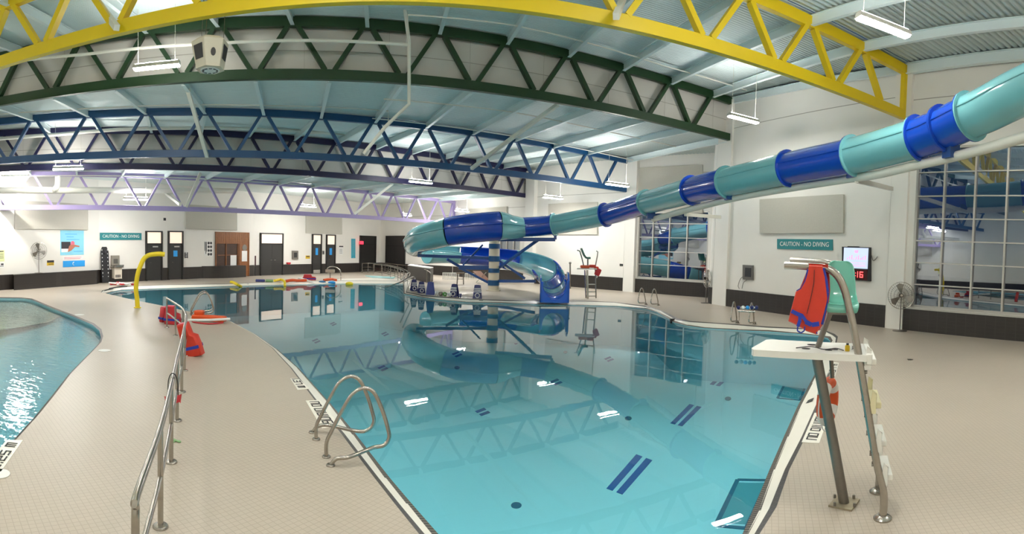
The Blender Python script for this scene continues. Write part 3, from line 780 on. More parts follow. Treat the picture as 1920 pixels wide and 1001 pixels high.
# striped column and the blue steel arms
cb = F(925, 545); cz = lambda y: AT(925, y, math.hypot(cb.x, cb.y)).z
col = MB().lathe([(.34, 0), (.34, .04), (.255, .06), (.255, 2.75)], cb, 24).build('support_column', BEIGE, slide)
for ya, yb in ((466, 457), (490, 480), (511, 503), (535, 525)):
    MB().lathe([(.275, cz(ya)), (.275, cz(yb))], cb, 24).build('blue_band', BLU, col)
DC = math.hypot(cb.x, cb.y)
for a, b, wd in (((783, 479, 25.2), (920, 484, DC), .14), ((860, 501, DC), (918, 502, DC), .2), ((838, 486, 25.2), (862, 500, DC), .12), ((862, 502, DC), (916, 530, DC), .11),
                 ((930, 527, DC), (1004, 527, 24.2), .13), ((937, 489, DC), (984, 522, 24.8), .10), ((934, 503, DC), (1010, 449, 23.8), .12), ((934, 449, 23.9), (1041, 449, 23.5), .16),
                 ((868, 497, DC), (905, 459, 26), .08), ((1041, 449, 23.5), (1041, 441, 23.5), .12)):
    MB().bar(AT(*a), AT(*b), wd * .7, wd).build('support_arm', SUPB, slide)
MB().ball(AT(765, 447, 25.0), .14, 12, 8).build('bend_end_cap', BLACK, slide)
# white carrier pipe under the tube, its saddles and wall arms
WPX = [(1225, 411, 20.4), (1280, 396, 18.6), (1380, 371, 16.3), (1480, 353, 14.8), (1580, 337, 13.5), (1640, 328, 12.7), (1700, 314, 12.0), (1780, 296, 11.3), (1860, 275, 10.5), (1920, 257, 10.0), (1985, 238, 9.6)]
MB().tube(smooth_path([AT(*p) for p in WPX], 6), .105, 14).build('carrier_pipe', PIPEW, slide)
for x, y1, y2, D, hw in ((1783, 272, 297, 11.2, .16), (1601, 316, 334, 13.2, .17), (1369, 360, 375, 16.4, .16), (1220, 396, 410, 20.3, .14)):
    MB().bar(AT(x, y1, D), AT(x, y2, D), .30, .24, (0, 1, 0)).build('saddle', SUPB, slide)
for a, b in (((1606, 338, 13.1), (1672, 354, 15.95)), ((1285, 402, 18.5), (1350, 407, 20.9))):
    p, q_ = AT(*a), AT(*b)
    MB().bar(p, q_, .10, .12).build('wall_arm', PIPEW, slide)
MB().box(AT(1924, 190, 9.4), (.18, .06, .32), .6).build('inspection_plate', PIPEW, slide)

# ================================================================ LIFEGUARD CHAIR IN FRONT
def vdir(x, y): return Vector((x, y, 0)).normalized()
LD = vdir(-.82, .57); LW = vdir(.57, .82)
LB, LCc = Vector((2.73, 3.15, 0)), Vector((3.01, 3.55, 0)); LO = (LB + LCc) / 2
PL = lambda s, z, w=0.0: LO + LD * s + LW * w + Zv * z
chair = thing('lifeguard_chair', 'tall stainless lifeguard chair with seafoam seat and white platform at the pool edge', 'lifeguard chair', tuple(LO))
HW = .2445
railp = [(0, .0), (0, .2), (.085, .52), (.262, 1.36), (.34, 1.66), (.372, 1.77), (.415, 1.86), (.475, 1.92), (.56, 1.945), (.70, 1.95), (.85, 1.95)]
for w_ in (-HW, HW):
    g = MB().tube(smooth_path([PL(s, z * (1.018 if w_ > 0 else 1), w_) for s, z in railp], 5), .031, 16)
    r_ = g.build('ladder_rail', STEEL, chair)
    MB().lathe([(.075, 0), (.075, .012), (.05, .03), (.03, .035)], PL(0, 0, w_), 20).build('floor_flange', STEEL, chair)
g = MB().tube(smooth_path([PL(.296, .0), PL(.42, .55), PL(.565, 1.16), PL(.575, 1.24)], 5), .044, 16)
g.build('front_post', STEELD, chair)
MB().tube([PL(.575, 1.22), PL(.565, 1.30), PL(.475, 1.60)], .025, 12).build('seat_post', STEELD, chair)
MB().box(PL(.296, .008), (.22, .2, .014), .61).build('base_plate', mat('corroded_plate', (.36, .31, .22), .5, .6, noise=.35, nscale=25), chair)
for sx_, sy_ in ((-1, -1), (1, -1), (1, 1), (-1, 1)): MB().lathe([(.012, 0), (.012, .03)], PL(.296 + sx_ * .08, .012, sy_ * .075), 8).build('base_bolt', STEELD, chair)
MB().tube([PL(.46, 1.22, .06), PL(.44, 1.02, .10)], .018, 10).build('brace_rod', STEELD, chair)
plat = [(-.0 + .19, -.30), (1.08, -.30), (1.08, -.24), (1.02, .30), (.16, .30)]
plat = [(.18, -.285), (1.06, -.285), (1.085, -.22), (1.03, .26), (.99, .29), (.16, .29)]
MB().prism([PL(s, 1.235, w_) for s, w_ in plat], Zv * .05).build('platform', BOARD, chair, bevel=.012)
MB().bar(PL(.30, 1.222, -.02), PL(.78, 1.222, -.02), .10, .026).build('platform_bracket', STEELD, chair)
MB().box(PL(.16, 1.25, .0), (.05, .54, .09), math.atan2(LD.y, LD.x)).build('platform_end_clamp', BOARD, chair, bevel=.01)
# treads between the rails
for i, (s, z) in enumerate(((.205, 1.20), (.15, .86), (.095, .56), (.035, .29))):
    m_ = BOARD if i != 1 else mat('yellowed_tread', (.72, .66, .42), .5)
    t_ = MB().box(PL(s - .055, z + .02), (.10, HW * 2 - .06, .05), math.atan2(LD.y, LD.x)).build('tread', m_, chair, bevel=.008)
    for w_ in (-HW, HW):
        MB().prism([PL(s - .03, z + .14, w_ - .012), PL(s - .06, z + .12, w_ - .012), PL(s - .055, z - .03, w_ - .012), PL(s - .01, z - .03, w_ - .012)], LW * .024).build('tread_cheek', m_, t_, bevel=.006)
        for dz in (-.03, -.045, -.06): MB().tube([PL(s + .03, z + dz, w_), PL(s - .035, z + dz, w_)], .006, 6).build('tread_screw', STEELD, t_)
# seat shell: swivelled towards the camera side, high rounded back and deep pan
sc_ = AT(1575, 572, 4.36); SF = vdir(-.50, -.87); SR = vdir(.87, -.50)
g = MB(); rows = []
sp = [(.20, -.045, .118, 0), (.215, -.015, .128, .01), (.19, .012, .133, .02), (.12, .010, .136, .03), (.04, .008, .136, .04), (-.03, .03, .136, .05), (-.065, .09, .132, .05), (-.085, .18, .124, .045), (-.10, .27, .118, .04), (-.108, .325, .108, .03), (-.112, .352, .085, .02), (-.113, .362, .05, .01)]
for i, (s, z, hw, ed_) in enumerate(sp):
    r = []
    for k in range(15):
        u = -1 + 2 * k / 14; lift = ed_ * abs(u) ** 4
        r.append(sc_ + SF * (s + (lift if i > 4 else 0)) + SR * (u * hw) + Zv * (z + (lift if i <= 5 else 0)))
    rows.append(r)
g.add([v for r in rows for v in r], [(i * 15 + k, i * 15 + k + 1, (i + 1) * 15 + k + 1, (i + 1) * 15 + k) for i in range(len(sp) - 1) for k in range(14)], True)
so = g.build('seat', SEAT, chair, solid=.012, sharp=80)
q_ = so.modifiers.new('smooth', 'SUBSURF'); q_.levels = 2; q_.render_levels = 2
MB().box(sc_ + SF * .05 + Zv * -.045, (.20, .26, .035), math.atan2(LD.y, LD.x)).build('seat_mount', STEELD, chair, bevel=.005)
# small things left on the platform
wz_ = 1.285
t1 = thing('whistle', 'small yellow bottle standing on the white platform of the near lifeguard chair', 'bottle', tuple(PL(.33, wz_, -.12)))
t1.name = 'small_bottle'
MB().lathe([(.018, 0), (.02, .01), (.02, .04), (.010, .05)], PL(.33, wz_, -.12), 14).build('body', YELS, t1)
MB().lathe([(.011, .05), (.011, .062)], PL(.33, wz_, -.12), 12).build('cap', BLACK, t1)
t1 = thing('lanyard', 'grey whistle lanyard coiled on the white platform beside the small yellow bottle', 'whistle', tuple(PL(.26, wz_, -.02)))
MB().tube([PL(.26 + .03 * math.cos(a), wz_ + .006 + .002 * a, -.06 + .035 * math.sin(a)) for a in [k * .5 for k in range(26)]], .004, 6).build('cord', STEELD, t1)
MB().ball(PL(.26, wz_ + .02, -.03), .016, 10, 6).build('whistle_body', SIGNB, t1)
t1 = thing('clip_set', 'dark carabiner clips and cord lying round the post on the white platform', 'clips', tuple(PL(.56, wz_, -.1)))
for cs, cw_, rr in ((.66, -.13, .04), (.62, .08, .05), (.48, -.14, .035), (.43, -.10, .03)):
    MB().tube([PL(cs + rr * math.cos(a) * .8, wz_ + .006, cw_ + rr * .4 * math.sin(a)) for a in [2 * PI * k / 12 for k in range(12)]], .0035, 6, closed=True).build('clip', BLACK, t1)
MB().tube(smooth_path([PL(.74, wz_ + .006, -.12), PL(.62, wz_ + .008, -.03), PL(.52, wz_ + .006, -.12), PL(.42, wz_ + .006, -.05), PL(.36, wz_ + .006, -.13)], 5), .004, 6).build('cord', BLACK, t1)
# ring buoy hung behind the front post
rb = thing('ring_buoy', 'orange ring buoy with white bands hanging behind the post of the near lifeguard chair', 'ring buoy', tuple(PL(.30, .5, .2)))
bc_ = AT(1552, 752, 4.75); bt = (AT(1560, 752, 4.4) - AT(1548, 752, 5.1)); bx = vdir(.15, .45); by = Vector((-.05, 0, 1)).normalized(); bn = bx.cross(by)
bx = vdir(.62, .50); by = (Zv * 1.0 + bx * .0).normalized(); bn = bx.cross(by)
ring = [bc_ + (bx * math.cos(a) + by * math.sin(a)) * .165 for a in [2 * PI * k / 40 for k in range(40)]]
MB().tube(ring, .052, 14, closed=True).build('ring', ORNG, rb)
for k in (5, 15, 25, 35):
    MB().tube([ring[(k + j) % 40] for j in (-2, -1, 0, 1, 2)], .0545, 14).build('band', PAPER, rb)
rp = []
for k in range(41):
    a = 2 * PI * k / 40; s_ = .225 + .035 * abs(math.sin(2 * (a - PI / 4 - .0))) ; rp.append(bc_ + (bx * math.cos(a) + by * math.sin(a)) * s_)
MB().tube(rp[:-1], .006, 6, closed=True).build('grab_rope', PAPER, rb)
MB().tube([bc_ + by * .2, PL(.44, 1.03, .10)], .005, 6).build('hanging_cord', PAPER, rb)

# life vest hung over the near arm rail
vest = thing('life_vest', 'red life vest with blue straps draped over the rail of the near lifeguard chair', 'life vest', tuple(PL(.66, 1.4, -HW)))
def vpt(x, y, off): # point of the vest front at a pixel, `off` in front of the rail plane
    a, b, v = ray(x, y); n_ = LW; P0 = LO - LW * (HW + off); D = P0.dot(n_) / (Vector((a, b, 0)).dot(n_)); return Vector((a * D, b * D, EYE + v * D))
vp = [(1517, 499), (1541, 500), (1546, 520), (1549, 545), (1551, 560), (1545, 585), (1538, 610), (1530, 625), (1512, 619), (1496, 609), (1479, 601), (1482, 588), (1488, 565), (1493, 547), (1502, 542), (1510, 528), (1515, 512)]
def puffy(poly, o0, o1, name, m, par, nseg=2):
    P = [vpt(x, y, o0) for x, y in poly]; Q = [vpt(x, y, o1) for x, y in poly]; c0 = sum(P, Vector()) / len(P); c1 = sum(Q, Vector()) / len(Q)
    Qi = [c1.lerp(p, .88) for p in Q]; mid = [p.lerp(q, .5) + (p - c0) * .03 for p, q in zip(P, Q)]; Pi = [c0.lerp(p, .88) for p in P]
    n = len(P); g = MB(); vs = Pi + P + mid + Q + Qi
    fs = [(r * n + i, r * n + (i + 1) % n, (r + 1) * n + (i + 1) % n, (r + 1) * n + i) for r in range(4) for i in range(n)]
    tq = tessellate_polygon([Qi]); tp = tessellate_polygon([Pi])
    fs += [tuple(i + 4 * n for i in t) for t in tq] + [t[::-1] for t in tp]
    g.add(vs, fs, True); o = g.build(name, m, par, sharp=60); return o
puffy(vp, .025, .075, 'front_panel', REDV, vest)
vpb = [(x + 9, y + 1) for x, y in vp[:6]] + [(x + 6, y - 3) for x, y in vp[6:]]
puffy([(1517, 500), (1552, 503), (1555, 520), (1556, 545), (1553, 570), (1546, 600), (1536, 618), (1500, 600), (1492, 560), (1505, 530)], -.07, -.03, 'back_panel', REDD, vest)
MB().prism([vpt(1517, 500, .03), vpt(1552, 502, .03), vpt(1552, 502, -.04), vpt(1517, 500, -.04)], Zv * .025).build('shoulder', REDV, vest, bevel=.006)
def strap(pts, w_, name='strap', m=NYB, off=.082):
    P = [vpt(x, y, off) for x, y in pts]
    g = MB()
    for a, b in zip(P[:-1], P[1:]): g.bar(a, b, w_, .006, LW)
    g.build(name, m, vest)
strap([(1484, 583), (1494, 588), (1504, 592)], .030); strap([(1510, 603), (1522, 609), (1536, 607)], .034)
strap([(1500, 588), (1500, 600), (1496, 612)], .026, 'buckle_strap', off=.09); strap([(1503, 590), (1512, 603)], .024, 'buckle_strap', off=.092)
strap([(1496, 612), (1495, 620), (1502, 624), (1508, 620), (1509, 612)], .010, 'loose_strap')
strap([(1543, 503), (1548, 525), (1551, 548), (1548, 572), (1540, 608)], .030, 'piping', off=.06)
strap([(1515, 505), (1511, 526), (1503, 541), (1494, 546)], .016, 'piping', off=.06)
strap([(1527, 506), (1526, 530), (1520, 560), (1513, 588)], .004, 'zip', BLACK, off=.078)
strap([(1531, 622), (1532, 626)], .008, 'loose_strap')

# ================================================================ NEAR HAND RAIL (left)
feet = [(301, 988), (321, 867), (332, 789), (340.7, 735), (346, 695), (349, 667), (343, 645), (329, 629), (313, 614)]
rail = thing('handrail', 'long curving stainless handrail with two rails on the deck between the pools', 'handrail', tuple(F(332, 789)))
FP_ = [F(*p) for p in feet]
zt_, zl_ = .71, .36
dir0 = (FP_[0] - FP_[1]).normalized()
n0 = FP_[0] + dir0 * .42 + Vector((.0, 0, 0))
topend = F(256, 930, .71)
for p in FP_:
    po = MB().tube([p, p + Zv * (zt_ - .02)], .021, 12).build('post', STEEL, rail)
    MB().lathe([(.058, 0), (.058, .008), (.05, .018), (.024, .022)], p, 20).build('floor_flange', STEEL, po)
lat = Vector((dir0.y, -dir0.x, 0))
toppts = [topend + dir0 * .10 + Zv * -.50, topend + dir0 * .09 + Zv * -.18, topend + dir0 * .055 + Zv * -.05, topend] + [p + Zv * zt_ for p in FP_]
toppts = [topend + Zv * -.62 + dir0 * .05, topend + Zv * -.2 + dir0 * .05, topend + Zv * -.05 + dir0 * .035, topend - dir0 * .04] + [p + Zv * zt_ for p in FP_]
MB().tube(smooth_path(toppts, 6), .0225, 14).build('top_rail', STEEL, rail)
low0 = F(283, 960, .36)
MB().tube(smooth_path([topend + Zv * -.36 + dir0 * .03] + [p + Zv * zl_ for p in FP_], 6), .0185, 12).build('lower_rail', STEEL, rail)
MB().tube([FP_[-1] + Zv * zt_, FP_[-1] + Zv * zl_], .02, 10).build('end_return', STEEL, rail)

# folded hand paddles / goggles strap over the rail
sp_ = thing('whistle_pouch', 'small red pouch hanging from the near handrail on a black strap', 'pouch', tuple(F(312, 745, .5)))
pc = F(321, 683, .72); 
A_ = (FP_[1] + FP_[2]) / 2
pk = FP_[1].lerp(FP_[2], .25) + Zv * .72
MB().tube(smooth_path([pk + lat * -.05 + Zv * -.20, pk + lat * -.045 + Zv * -.05, pk + lat * -.02 + Zv * .026, pk + lat * .02 + Zv * .028, pk + lat * .045 + Zv * -.05, pk + lat * .05 + Zv * -.20], 5), .006, 6).build('strap', BLACK, sp_)
for sg in (-1, 1):
    c_ = pk + lat * (.045 * sg) + Zv * (-.225 - .012 * sg)
    MB().prism([c_ + dir0 * -.02 + Zv * .035, c_ + dir0 * .02 + Zv * .035, c_ + dir0 * .04 + Zv * -.02, c_ + dir0 * -.02 + Zv * -.035], lat * (.03 * sg)).build('pouch_side', REDD, sp_, bevel=.01)

# ================================================================ POOL GRAB RAILS
def hoop(foot_back, foot_front, tdir, h, reach, drop, name, par, m=STEEL, r=.019, k=1.0):
    """figure-of-eight ladder hoop: rises from the back foot, arches over the water and returns low to the front foot"""
    t = tdir; b, f = foot_back, foot_front
    H_ = h / .66; W_h = reach / .58
    pts = [b, b + Zv * .14 * H_] + [b + t * (x * W_h) + Zv * (z * H_) for x, z in ((.05, .26), (.155, .47), (.235, .60), (.335, .66), (.43, .625), (.51, .47), (.572, .28), (.585, .19), (.54, .12), (.43, .095))]
    pts += [f + t * .17 * W_h + Zv * .085 * H_, f + t * .05 * W_h + Zv * .065 * H_, f]
    o = MB().tube(smooth_path(pts, 5), r, 12).build(name, m, par)
    for q in (b, f): MB().lathe([(.05 * k, 0), (.05 * k, .007), (.042 * k, .016), (.02 * k, .02)], q, 18).build('floor_flange', m, o)
    return o
gr = thing('grab_rails', 'pair of stainless ladder hoops at the near left pool edge beside the depth tiles', 'ladder rails', tuple(F(605, 840)))
pd = vdir(.93, .36)
f1, f2, f3, f4 = F(612, 857), F(620, 873), F(586, 811), F(593, 824)
pd1 = (AT(700, 780, 4.6) - f2); pd1.z = 0; pd1.normalize()
pd1 = vdir(.95, .30)
hoop(f1, f2, pd1, .665, .585, 0, 'hoop', gr, k=.86)
hoop(f4, f3, pd1, .665, .585, 0, 'hoop', gr, k=.86)

def ladder_proto(name, label):
    t = thing(name, label, 'ladder rails')
    for y_ in (-.27, .27):
        hoop(Vector((0, y_ , 0)), Vector((.02, y_ + .07, 0)), Vector((1, 0, 0)), .66, .62, 0, 'hoop', t, r=.02, k=.9)
    return t
lp = ladder_proto('grab_rails', '')
lad = [(F(352, 590), F(365, 592), 'pair of ladder hoops at the left pool edge beyond the orange rescue tube'),
       (F(1214, 569), F(1230, 575), 'pair of ladder hoops at the far right pool edge below the narrow window'),
       (F(1378, 605), F(1416, 608), 'pair of ladder hoops at the right pool edge with blue and white floats between them')]
for i, (p, q_, lb) in enumerate(lad):
    d_ = q_ - p; d_.z = 0; rz = math.atan2(d_.y, d_.x) + (-PI / 2)
    if i == 0: rz = math.radians(35)
    if i == 1: rz = math.atan2(-.8, -.7)
    if i == 2: rz = math.atan2(-.75, -.62)
    place(lp, i == 0, (p + q_) / 2, rz, lb, 'ladder hoops')

# ================================================================ STANDING FANS
def fan_proto(three=False):
    t = thing('pedestal_fan', '', 'fan')
    zc, r = 1.06, .40
    MB().lathe([(.22, 0), (.22, .02), (.03, .04)], (0, 0, 0), 24).build('base', STEELD, t)
    MB().tube([(0, 0, .03), (0, 0, zc - .05)], .018, 10).build('pole', STEELD, t)
    hb = MB(); My = Matrix.Rotation(PI / 2, 3, 'X')
    hb.lathe([(.02, .16), (.06, .15), (.07, .06), (.03, .03)], (0, 0, zc), 18, Matrix.Rotation(-PI / 2, 3, 'X')).build('motor', BLACK, t)
    g = MB(); g.tube([(r * math.cos(a), .0, zc + r * math.sin(a)) for a in [2 * PI * k / 36 for k in range(36)]], .010, 8, closed=True)
    for dy in (-.05, .05):
        for rr in (.12, .22, .32): g.tube([(rr * math.cos(a), dy * (1.2 - rr / r * .8), zc + rr * math.sin(a)) for a in [2 * PI * k / 28 for k in range(28)]], .0025, 4, closed=True)
        for k in range(36):
            a = 2 * PI * k / 36; g.tube([(.05 * math.cos(a), dy, zc + .05 * math.sin(a)), (r * math.cos(a), 0, zc + r * math.sin(a))], .0022, 4, caps=False)
    g.build('guard', STEEL, t)
    for k in range(3):
        a0 = PI / 2 + .25 + 2 * PI * k / 3; g = MB()
        P = [(.06, -.35), (.34, -.40), (.37, -.05), (.34, .26), (.06, .25)]
        pts = [Vector((rr * math.cos(a0 + an), -.02 + .035 * an, zc + rr * math.sin(a0 + an))) for rr, an in P]
        g.prism(pts, (0, .006, 0)); g.build('blade', STEELD, t)
    MB().lathe([(.0, -.07), (.035, -.065), (.045, -.03), (.045, 0)], (0, 0, zc), 16, Matrix.Rotation(-PI / 2, 3, 'X')).build('hub', STEEL, t)
    return t
fp = fan_proto()
fan1 = F(1687, 620.5)
def face(p, extra=0.0): return math.atan2(p.y, p.x) - PI / 2 + extra
place(fp, True, fan1, face(fan1, .15), 'grey pedestal fan standing at the right wall left of the big window')
fl_ = F(74, 539) + vdir(1, 0) * 0; fl_ = OP(73, 512, WP['k'], WP['l'], .25); fl_.z = .692
f2_ = place(fp, False, fl_, face(fl_, -.1), 'dark pedestal fan on the tiled ledge of the left wall')
f2_.scale = (.95, .95, 1.0)
f3_ = F(1326, 568); place(fp, False, (f3_.x - .1, f3_.y - .1, 0), face(f3_, PI - 1.15), 'pedestal fan turned side on at the right end of the narrow window').scale = (1.0, 1.0, 1.0)
# tiled ledge under the left fan
MB().prism([OP(28, 530, WP['k'], WP['l'], 0) * 1, OP(186, 530, WP['k'], WP['l'], 0), OP(180, 530, WP['k'], WP['l'], .55), OP(28, 530, WP['k'], WP['l'], .55)], (0, 0, .01)) if False else None
pA, pB, pC, pD = [OP(x, 530, WP['k'], WP['l'], o) for x, o in ((26, 0), (188, 0), (181, .5), (26, .5))]
MB().prism([Vector((p.x, p.y, 0)) for p in (pA, pB, pC, pD)], (0, 0, .69)).build('baseboard_left', DKTILE, kind='structure', bevel=.02)

# ================================================================ THINGS ON THE WALLS
def board(name, label, cat, A, B, x0, y0, x1, y1, m, th=.02, off=.0, parent=None, group=None, ys=None, border=None):
    """flat board on the wall through A, B covering the pixel box; ys gives the right side's own y values"""
    ya, yb = (y0, y1) if ys is None else ys
    d, n = inward(A, B)
    P = [OP(x0, y1, A, B, off), OP(x1, yb, A, B, off), OP(x1, ya, A, B, off), OP(x0, y0, A, B, off)]
    zt = (P[2].z + P[3].z) / 2; zb = (P[0].z + P[1].z) / 2
    P[0].z = P[1].z = zb; P[2].z = P[3].z = zt
    if name == 'acoustic_panel':
        return tag(MB().prism(P, n * th).build(name, m, None, bevel=.01), label, cat, group)
    if parent is None and cat:
        t = thing(name, label, cat, tuple(sum(P, Vector()) / 4), group)
        o = MB().prism(P, n * th).build('panel', m, t)
    else:
        t = parent; o = MB().prism(P, n * th).build(name, m, t)
    X = (P[1] - P[0]).normalized()
    return t, o, P, X, n
kl, jk, ij, hi, gh, fg, ef, cd, bc = [(WP[a], WP[b]) for a, b in (('k', 'l'), ('j', 'k'), ('i', 'j'), ('h', 'i'), ('g', 'h'), ('f', 'g'), ('e', 'f'), ('c', 'd'), ('b', 'c'))]
def lines(name, par, P, X, n, rows, m, th=.006, off=.022):
    """lines of small print: rows = (u0, u1, v, height) in board fractions"""
    g = MB(); W = (P[1] - P[0]).length; Hh = P[3].z - P[0].z
    for u0, u1, v, h in rows:
        a = P[0] + X * (W * u0) + Zv * (Hh * v) + n * off
        g.prism([a, a + X * (W * (u1 - u0)), a + X * (W * (u1 - u0)) + Zv * (Hh * h), a + Zv * (Hh * h)], n * th)
    return g.build(name, m, par)
# acoustic panels
for i, (pl, box, ys, lb) in enumerate(((cd, (1427, 371, 1583, 437), (369, 437), 'beige acoustic panel above the right hand caution sign'),
        (ef, (1195, 316, 1318, 400), (309, 400), 'grey acoustic panel above the narrow window behind the slide tube'),
        (fg, (1030, 380, 1121, 439), (382, 440), 'pale acoustic panel on the wall behind the slide tube right of the blue bend'),
        (gh, (873, 391, 951, 440), (389, 440), 'pale acoustic panel above the blue slide bend'),
        (kl, (27, 380, 163, 431), (380, 429), 'beige acoustic panel above the left fan and poster'),
        (jk, (347, 385, 443, 430), (388, 431), 'grey acoustic panel above the wood fronted office'),
        (ij, (573, 398, 640, 437), (402, 439), 'grey acoustic panel above the narrow pair of changing room doors'))):
    board('acoustic_panel', lb, 'panel', *pl, *box, GREYA, .07, ys=ys, group='acoustic wall panels')
# caution signs
for pl, box, ys, lb in ((cd, (1458, 447, 1562, 466), (450, 470), 'teal caution sign with white lettering on the right wall'),
                        (jk, (187, 436, 265, 450), (437, 449.5), 'teal caution sign with white lettering on the left wall by the drinking fountain')):
    A, B = pl
    t, o, P, X, n = board('caution_sign', lb, 'sign', A, B, *box, TEALS, .03, ys=ys)
    W = (P[1] - P[0]).length; Hh = P[3].z - P[0].z
    tx = text('lettering', 'CAUTION - NO DIVING', Hh * .62, PAPER, t, X, Zv, sum(P, Vector()) / 4 + n * .034, fit=W * .88)
# doors: (wall, left, right, top, leaf top, bottom, ...)
def door(name, pl, xl, xr, yt, ylt, double=False, transom=True, sticker=None, closer=False, vents=False):
    A, B = pl; d, n = inward(A, B)
    a, b = OP(xl, yt, A, B), OP(xr, yt, A, B); zt = (a.z + b.z) / 2; a.z = b.z = 0
    zl = OP((xl + xr) / 2, ylt, A, B).z; e = struct_e(name, tuple(a))
    X = (b - a).normalized(); W = (b - a).length; P = lambda x, z, o=.0: a + X * x + Zv * z + n * o
    g = MB()
    for x in (.04, W - .04): g.bar(P(x, 0, .05), P(x, zt, .05), .08, .14, n)
    g.bar(P(0, zt - .035, .05), P(W, zt - .035, .05), .14, .07); g.bar(P(0, zl, .05), P(W, zl, .05), .14, .06)
    g.build('frame', FRAMED, e)
    nl = 2 if double else 1; lw = (W - .16) / nl
    for k in range(nl):
        x0 = .08 + k * lw + .006
        lf = MB().prism([P(x0, .02, .03), P(x0 + lw - .012, .02, .03), P(x0 + lw - .012, zl - .03, .03), P(x0, zl - .03, .03)], n * .05).build('leaf', DOORD, e)
        hx = x0 + lw * (.82 if k == 0 and double else .18 if double else .14)
        MB().tube([P(hx, 1.0, .11), P(hx + .13, 1.0, .11)], .014, 8).build('handle', STEEL, lf)
        if closer: MB().box(P(x0 + lw * .55, zl - .16, .11), (.34, .05, .07), math.atan2(X.y, X.x)).build('closer', ALU, lf)
        if sticker:
            MB().prism([P(x0 + lw * .3, 1.32, .082), P(x0 + lw * .62, 1.32, .082), P(x0 + lw * .62, 1.32 + sticker, .082), P(x0 + lw * .3, 1.32 + sticker, .082)], n * .004).build('notice', BLUEP, lf)
        if vents: MB().prism([P(x0 + .05, .03, .082), P(x0 + lw - .06, .03, .082), P(x0 + lw - .06, .26, .082), P(x0 + .05, .26, .082)], n * .004).build('kick_plate', ALU, lf)
    if transom: MB().prism([P(.08, zl + .03, .03), P(W - .08, zl + .03, .03), P(W - .08, zt - .07, .03), P(.08, zt - .07, .03)], n * .02).build('transom_glass', TRANSOM, e)
    else: MB().prism([P(.08, zl + .03, .03), P(W - .08, zl + .03, .03), P(W - .08, zt - .07, .03), P(.08, zt - .07, .03)], n * .03).build('transom_panel', DOORD, e)
    return e, P, W, zl, zt, n, X
D = door('door_1', jk, 272, 303, 433, 457, closer=True)
D = door('door_2', jk, 314, 342, 433, 457, closer=True, sticker=.34)
D = door('door_3', ij, 487, 530, 437, 457, double=True)
D = door('door_4', ij, 584.5, 602, 439, 458, sticker=.5, vents=True)
D = door('door_5', ij, 611, 628, 440, 459, sticker=.5)
D = door('door_6', ij, 674, 704, 442, 458, transom=False)
D = door('door_7', hi, 725, 761, 442, 461, double=True, transom=False)
ex = thing('exit_sign', 'small glowing red exit sign at the left of the dark door near the ramp', 'sign', tuple(OP(677, 455, *ij)))
p_ = OP(678, 455, *ij, .25); MB().box(p_, (.34, .08, .24), math.atan2(ij[1][1] - ij[0][1], ij[1][0] - ij[0][0])).build('housing', WINRED, ex)
for a, b, pl in ((343, 402, jk), (466, 475, jk), (477, 487, ij), (530, 584, ij), (603, 611, ij), (629, 640, ij), (303, 314, jk), (187, 272, jk)):
    p, q_ = [OP(x, 510, *pl) for x in (a, b)]
    wain('baseboard_left', (p.x, p.y), (q_.x, q_.y))
p, q_ = OP(640, 510, *jk), OP(674, 510, *ij)
for x0, x1, pl in ((640, 674, ij), (704, 712, ij), (713, 725, hi), (761, 848, hi)):
    p, q_ = [OP(x, 508, *pl) for x in (x0, x1)]; wain('baseboard_back', (p.x, p.y), (q_.x, q_.y))
# wood fronted office with a window and a panelled door
A, B = jk; d, n = inward(A, B)
of = struct_e('door_8', tuple(OP(403, 500, *jk)))
P0, P1 = OP(403, 436, *jk), OP(466, 436, *jk); X = (P1 - P0); X.z = 0; X.normalize(); zt = OP(430, 435, *jk).z; OW = (P1 - P0).length
P0.z = 0; Q = lambda x, z, o=.0: P0 + X * x + Zv * z + n * o
xd = along(OP(447, 500, *jk), (P0.x, P0.y), (P1.x, P1.y))
zwt = OP(430, 457, *jk).z; zwb = OP(430, 501, *jk).z
g = MB(); g.prism([Q(0, zwt, .02), Q(OW, zwt, .02), Q(OW, zt, .02), Q(0, zt, .02)], n * .06)
for i in range(int(OW / .16)): g.prism([Q(i * .16, zwt, .08), Q(i * .16 + .01, zwt, .08), Q(i * .16 + .01, zt, .08), Q(i * .16, zt, .08)], n * .008)
g.build('wood_fascia', WOOD, of)
MB().prism([Q(0, zwb, .02), Q(xd, zwb, .02), Q(xd, zwt, .02), Q(0, zwt, .02)], n * .02).build('office_glass', WOODD, of)
g = MB()
for x in (.0, xd * .42, xd * .93): g.bar(Q(x + .03, zwb, .06), Q(x + .03, zwt, .06), .06, .06, n)
g.bar(Q(xd * .1, zwb + (zwt - zwb) * .52, .05), Q(xd * .95, zwb + (zwt - zwb) * .52, .05), .03, .04)
g.build('window_frame', WOOD, of)
MB().prism([Q(xd * .62, zwb + .08, .07), Q(xd * .88, zwb + .08, .07), Q(xd * .88, zwb + .75, .07), Q(xd * .62, zwb + .75, .07)], n * .004).build('paper_notice', PAPER, of)
lf = MB().prism([Q(xd, 0.02, .02), Q(OW - .06, .02, .02), Q(OW - .06, zwt, .02), Q(xd, zwt, .02)], n * .05).build('leaf', WOOD, of)
MB().prism([Q(xd + .22, .95, .072), Q(xd + .68, .95, .072), Q(xd + .68, 1.62, .072), Q(xd + .22, 1.62, .072)], n * .004).build('paper_notice', PAPER, lf)
MB().lathe([(.0, 0), (.2, 0), (.2, .01), (0, .01)], Q(xd + .45, 1.82, .075), 18, Matrix((X, Zv, n)).transposed()).build('round_vent', STEELD, lf)
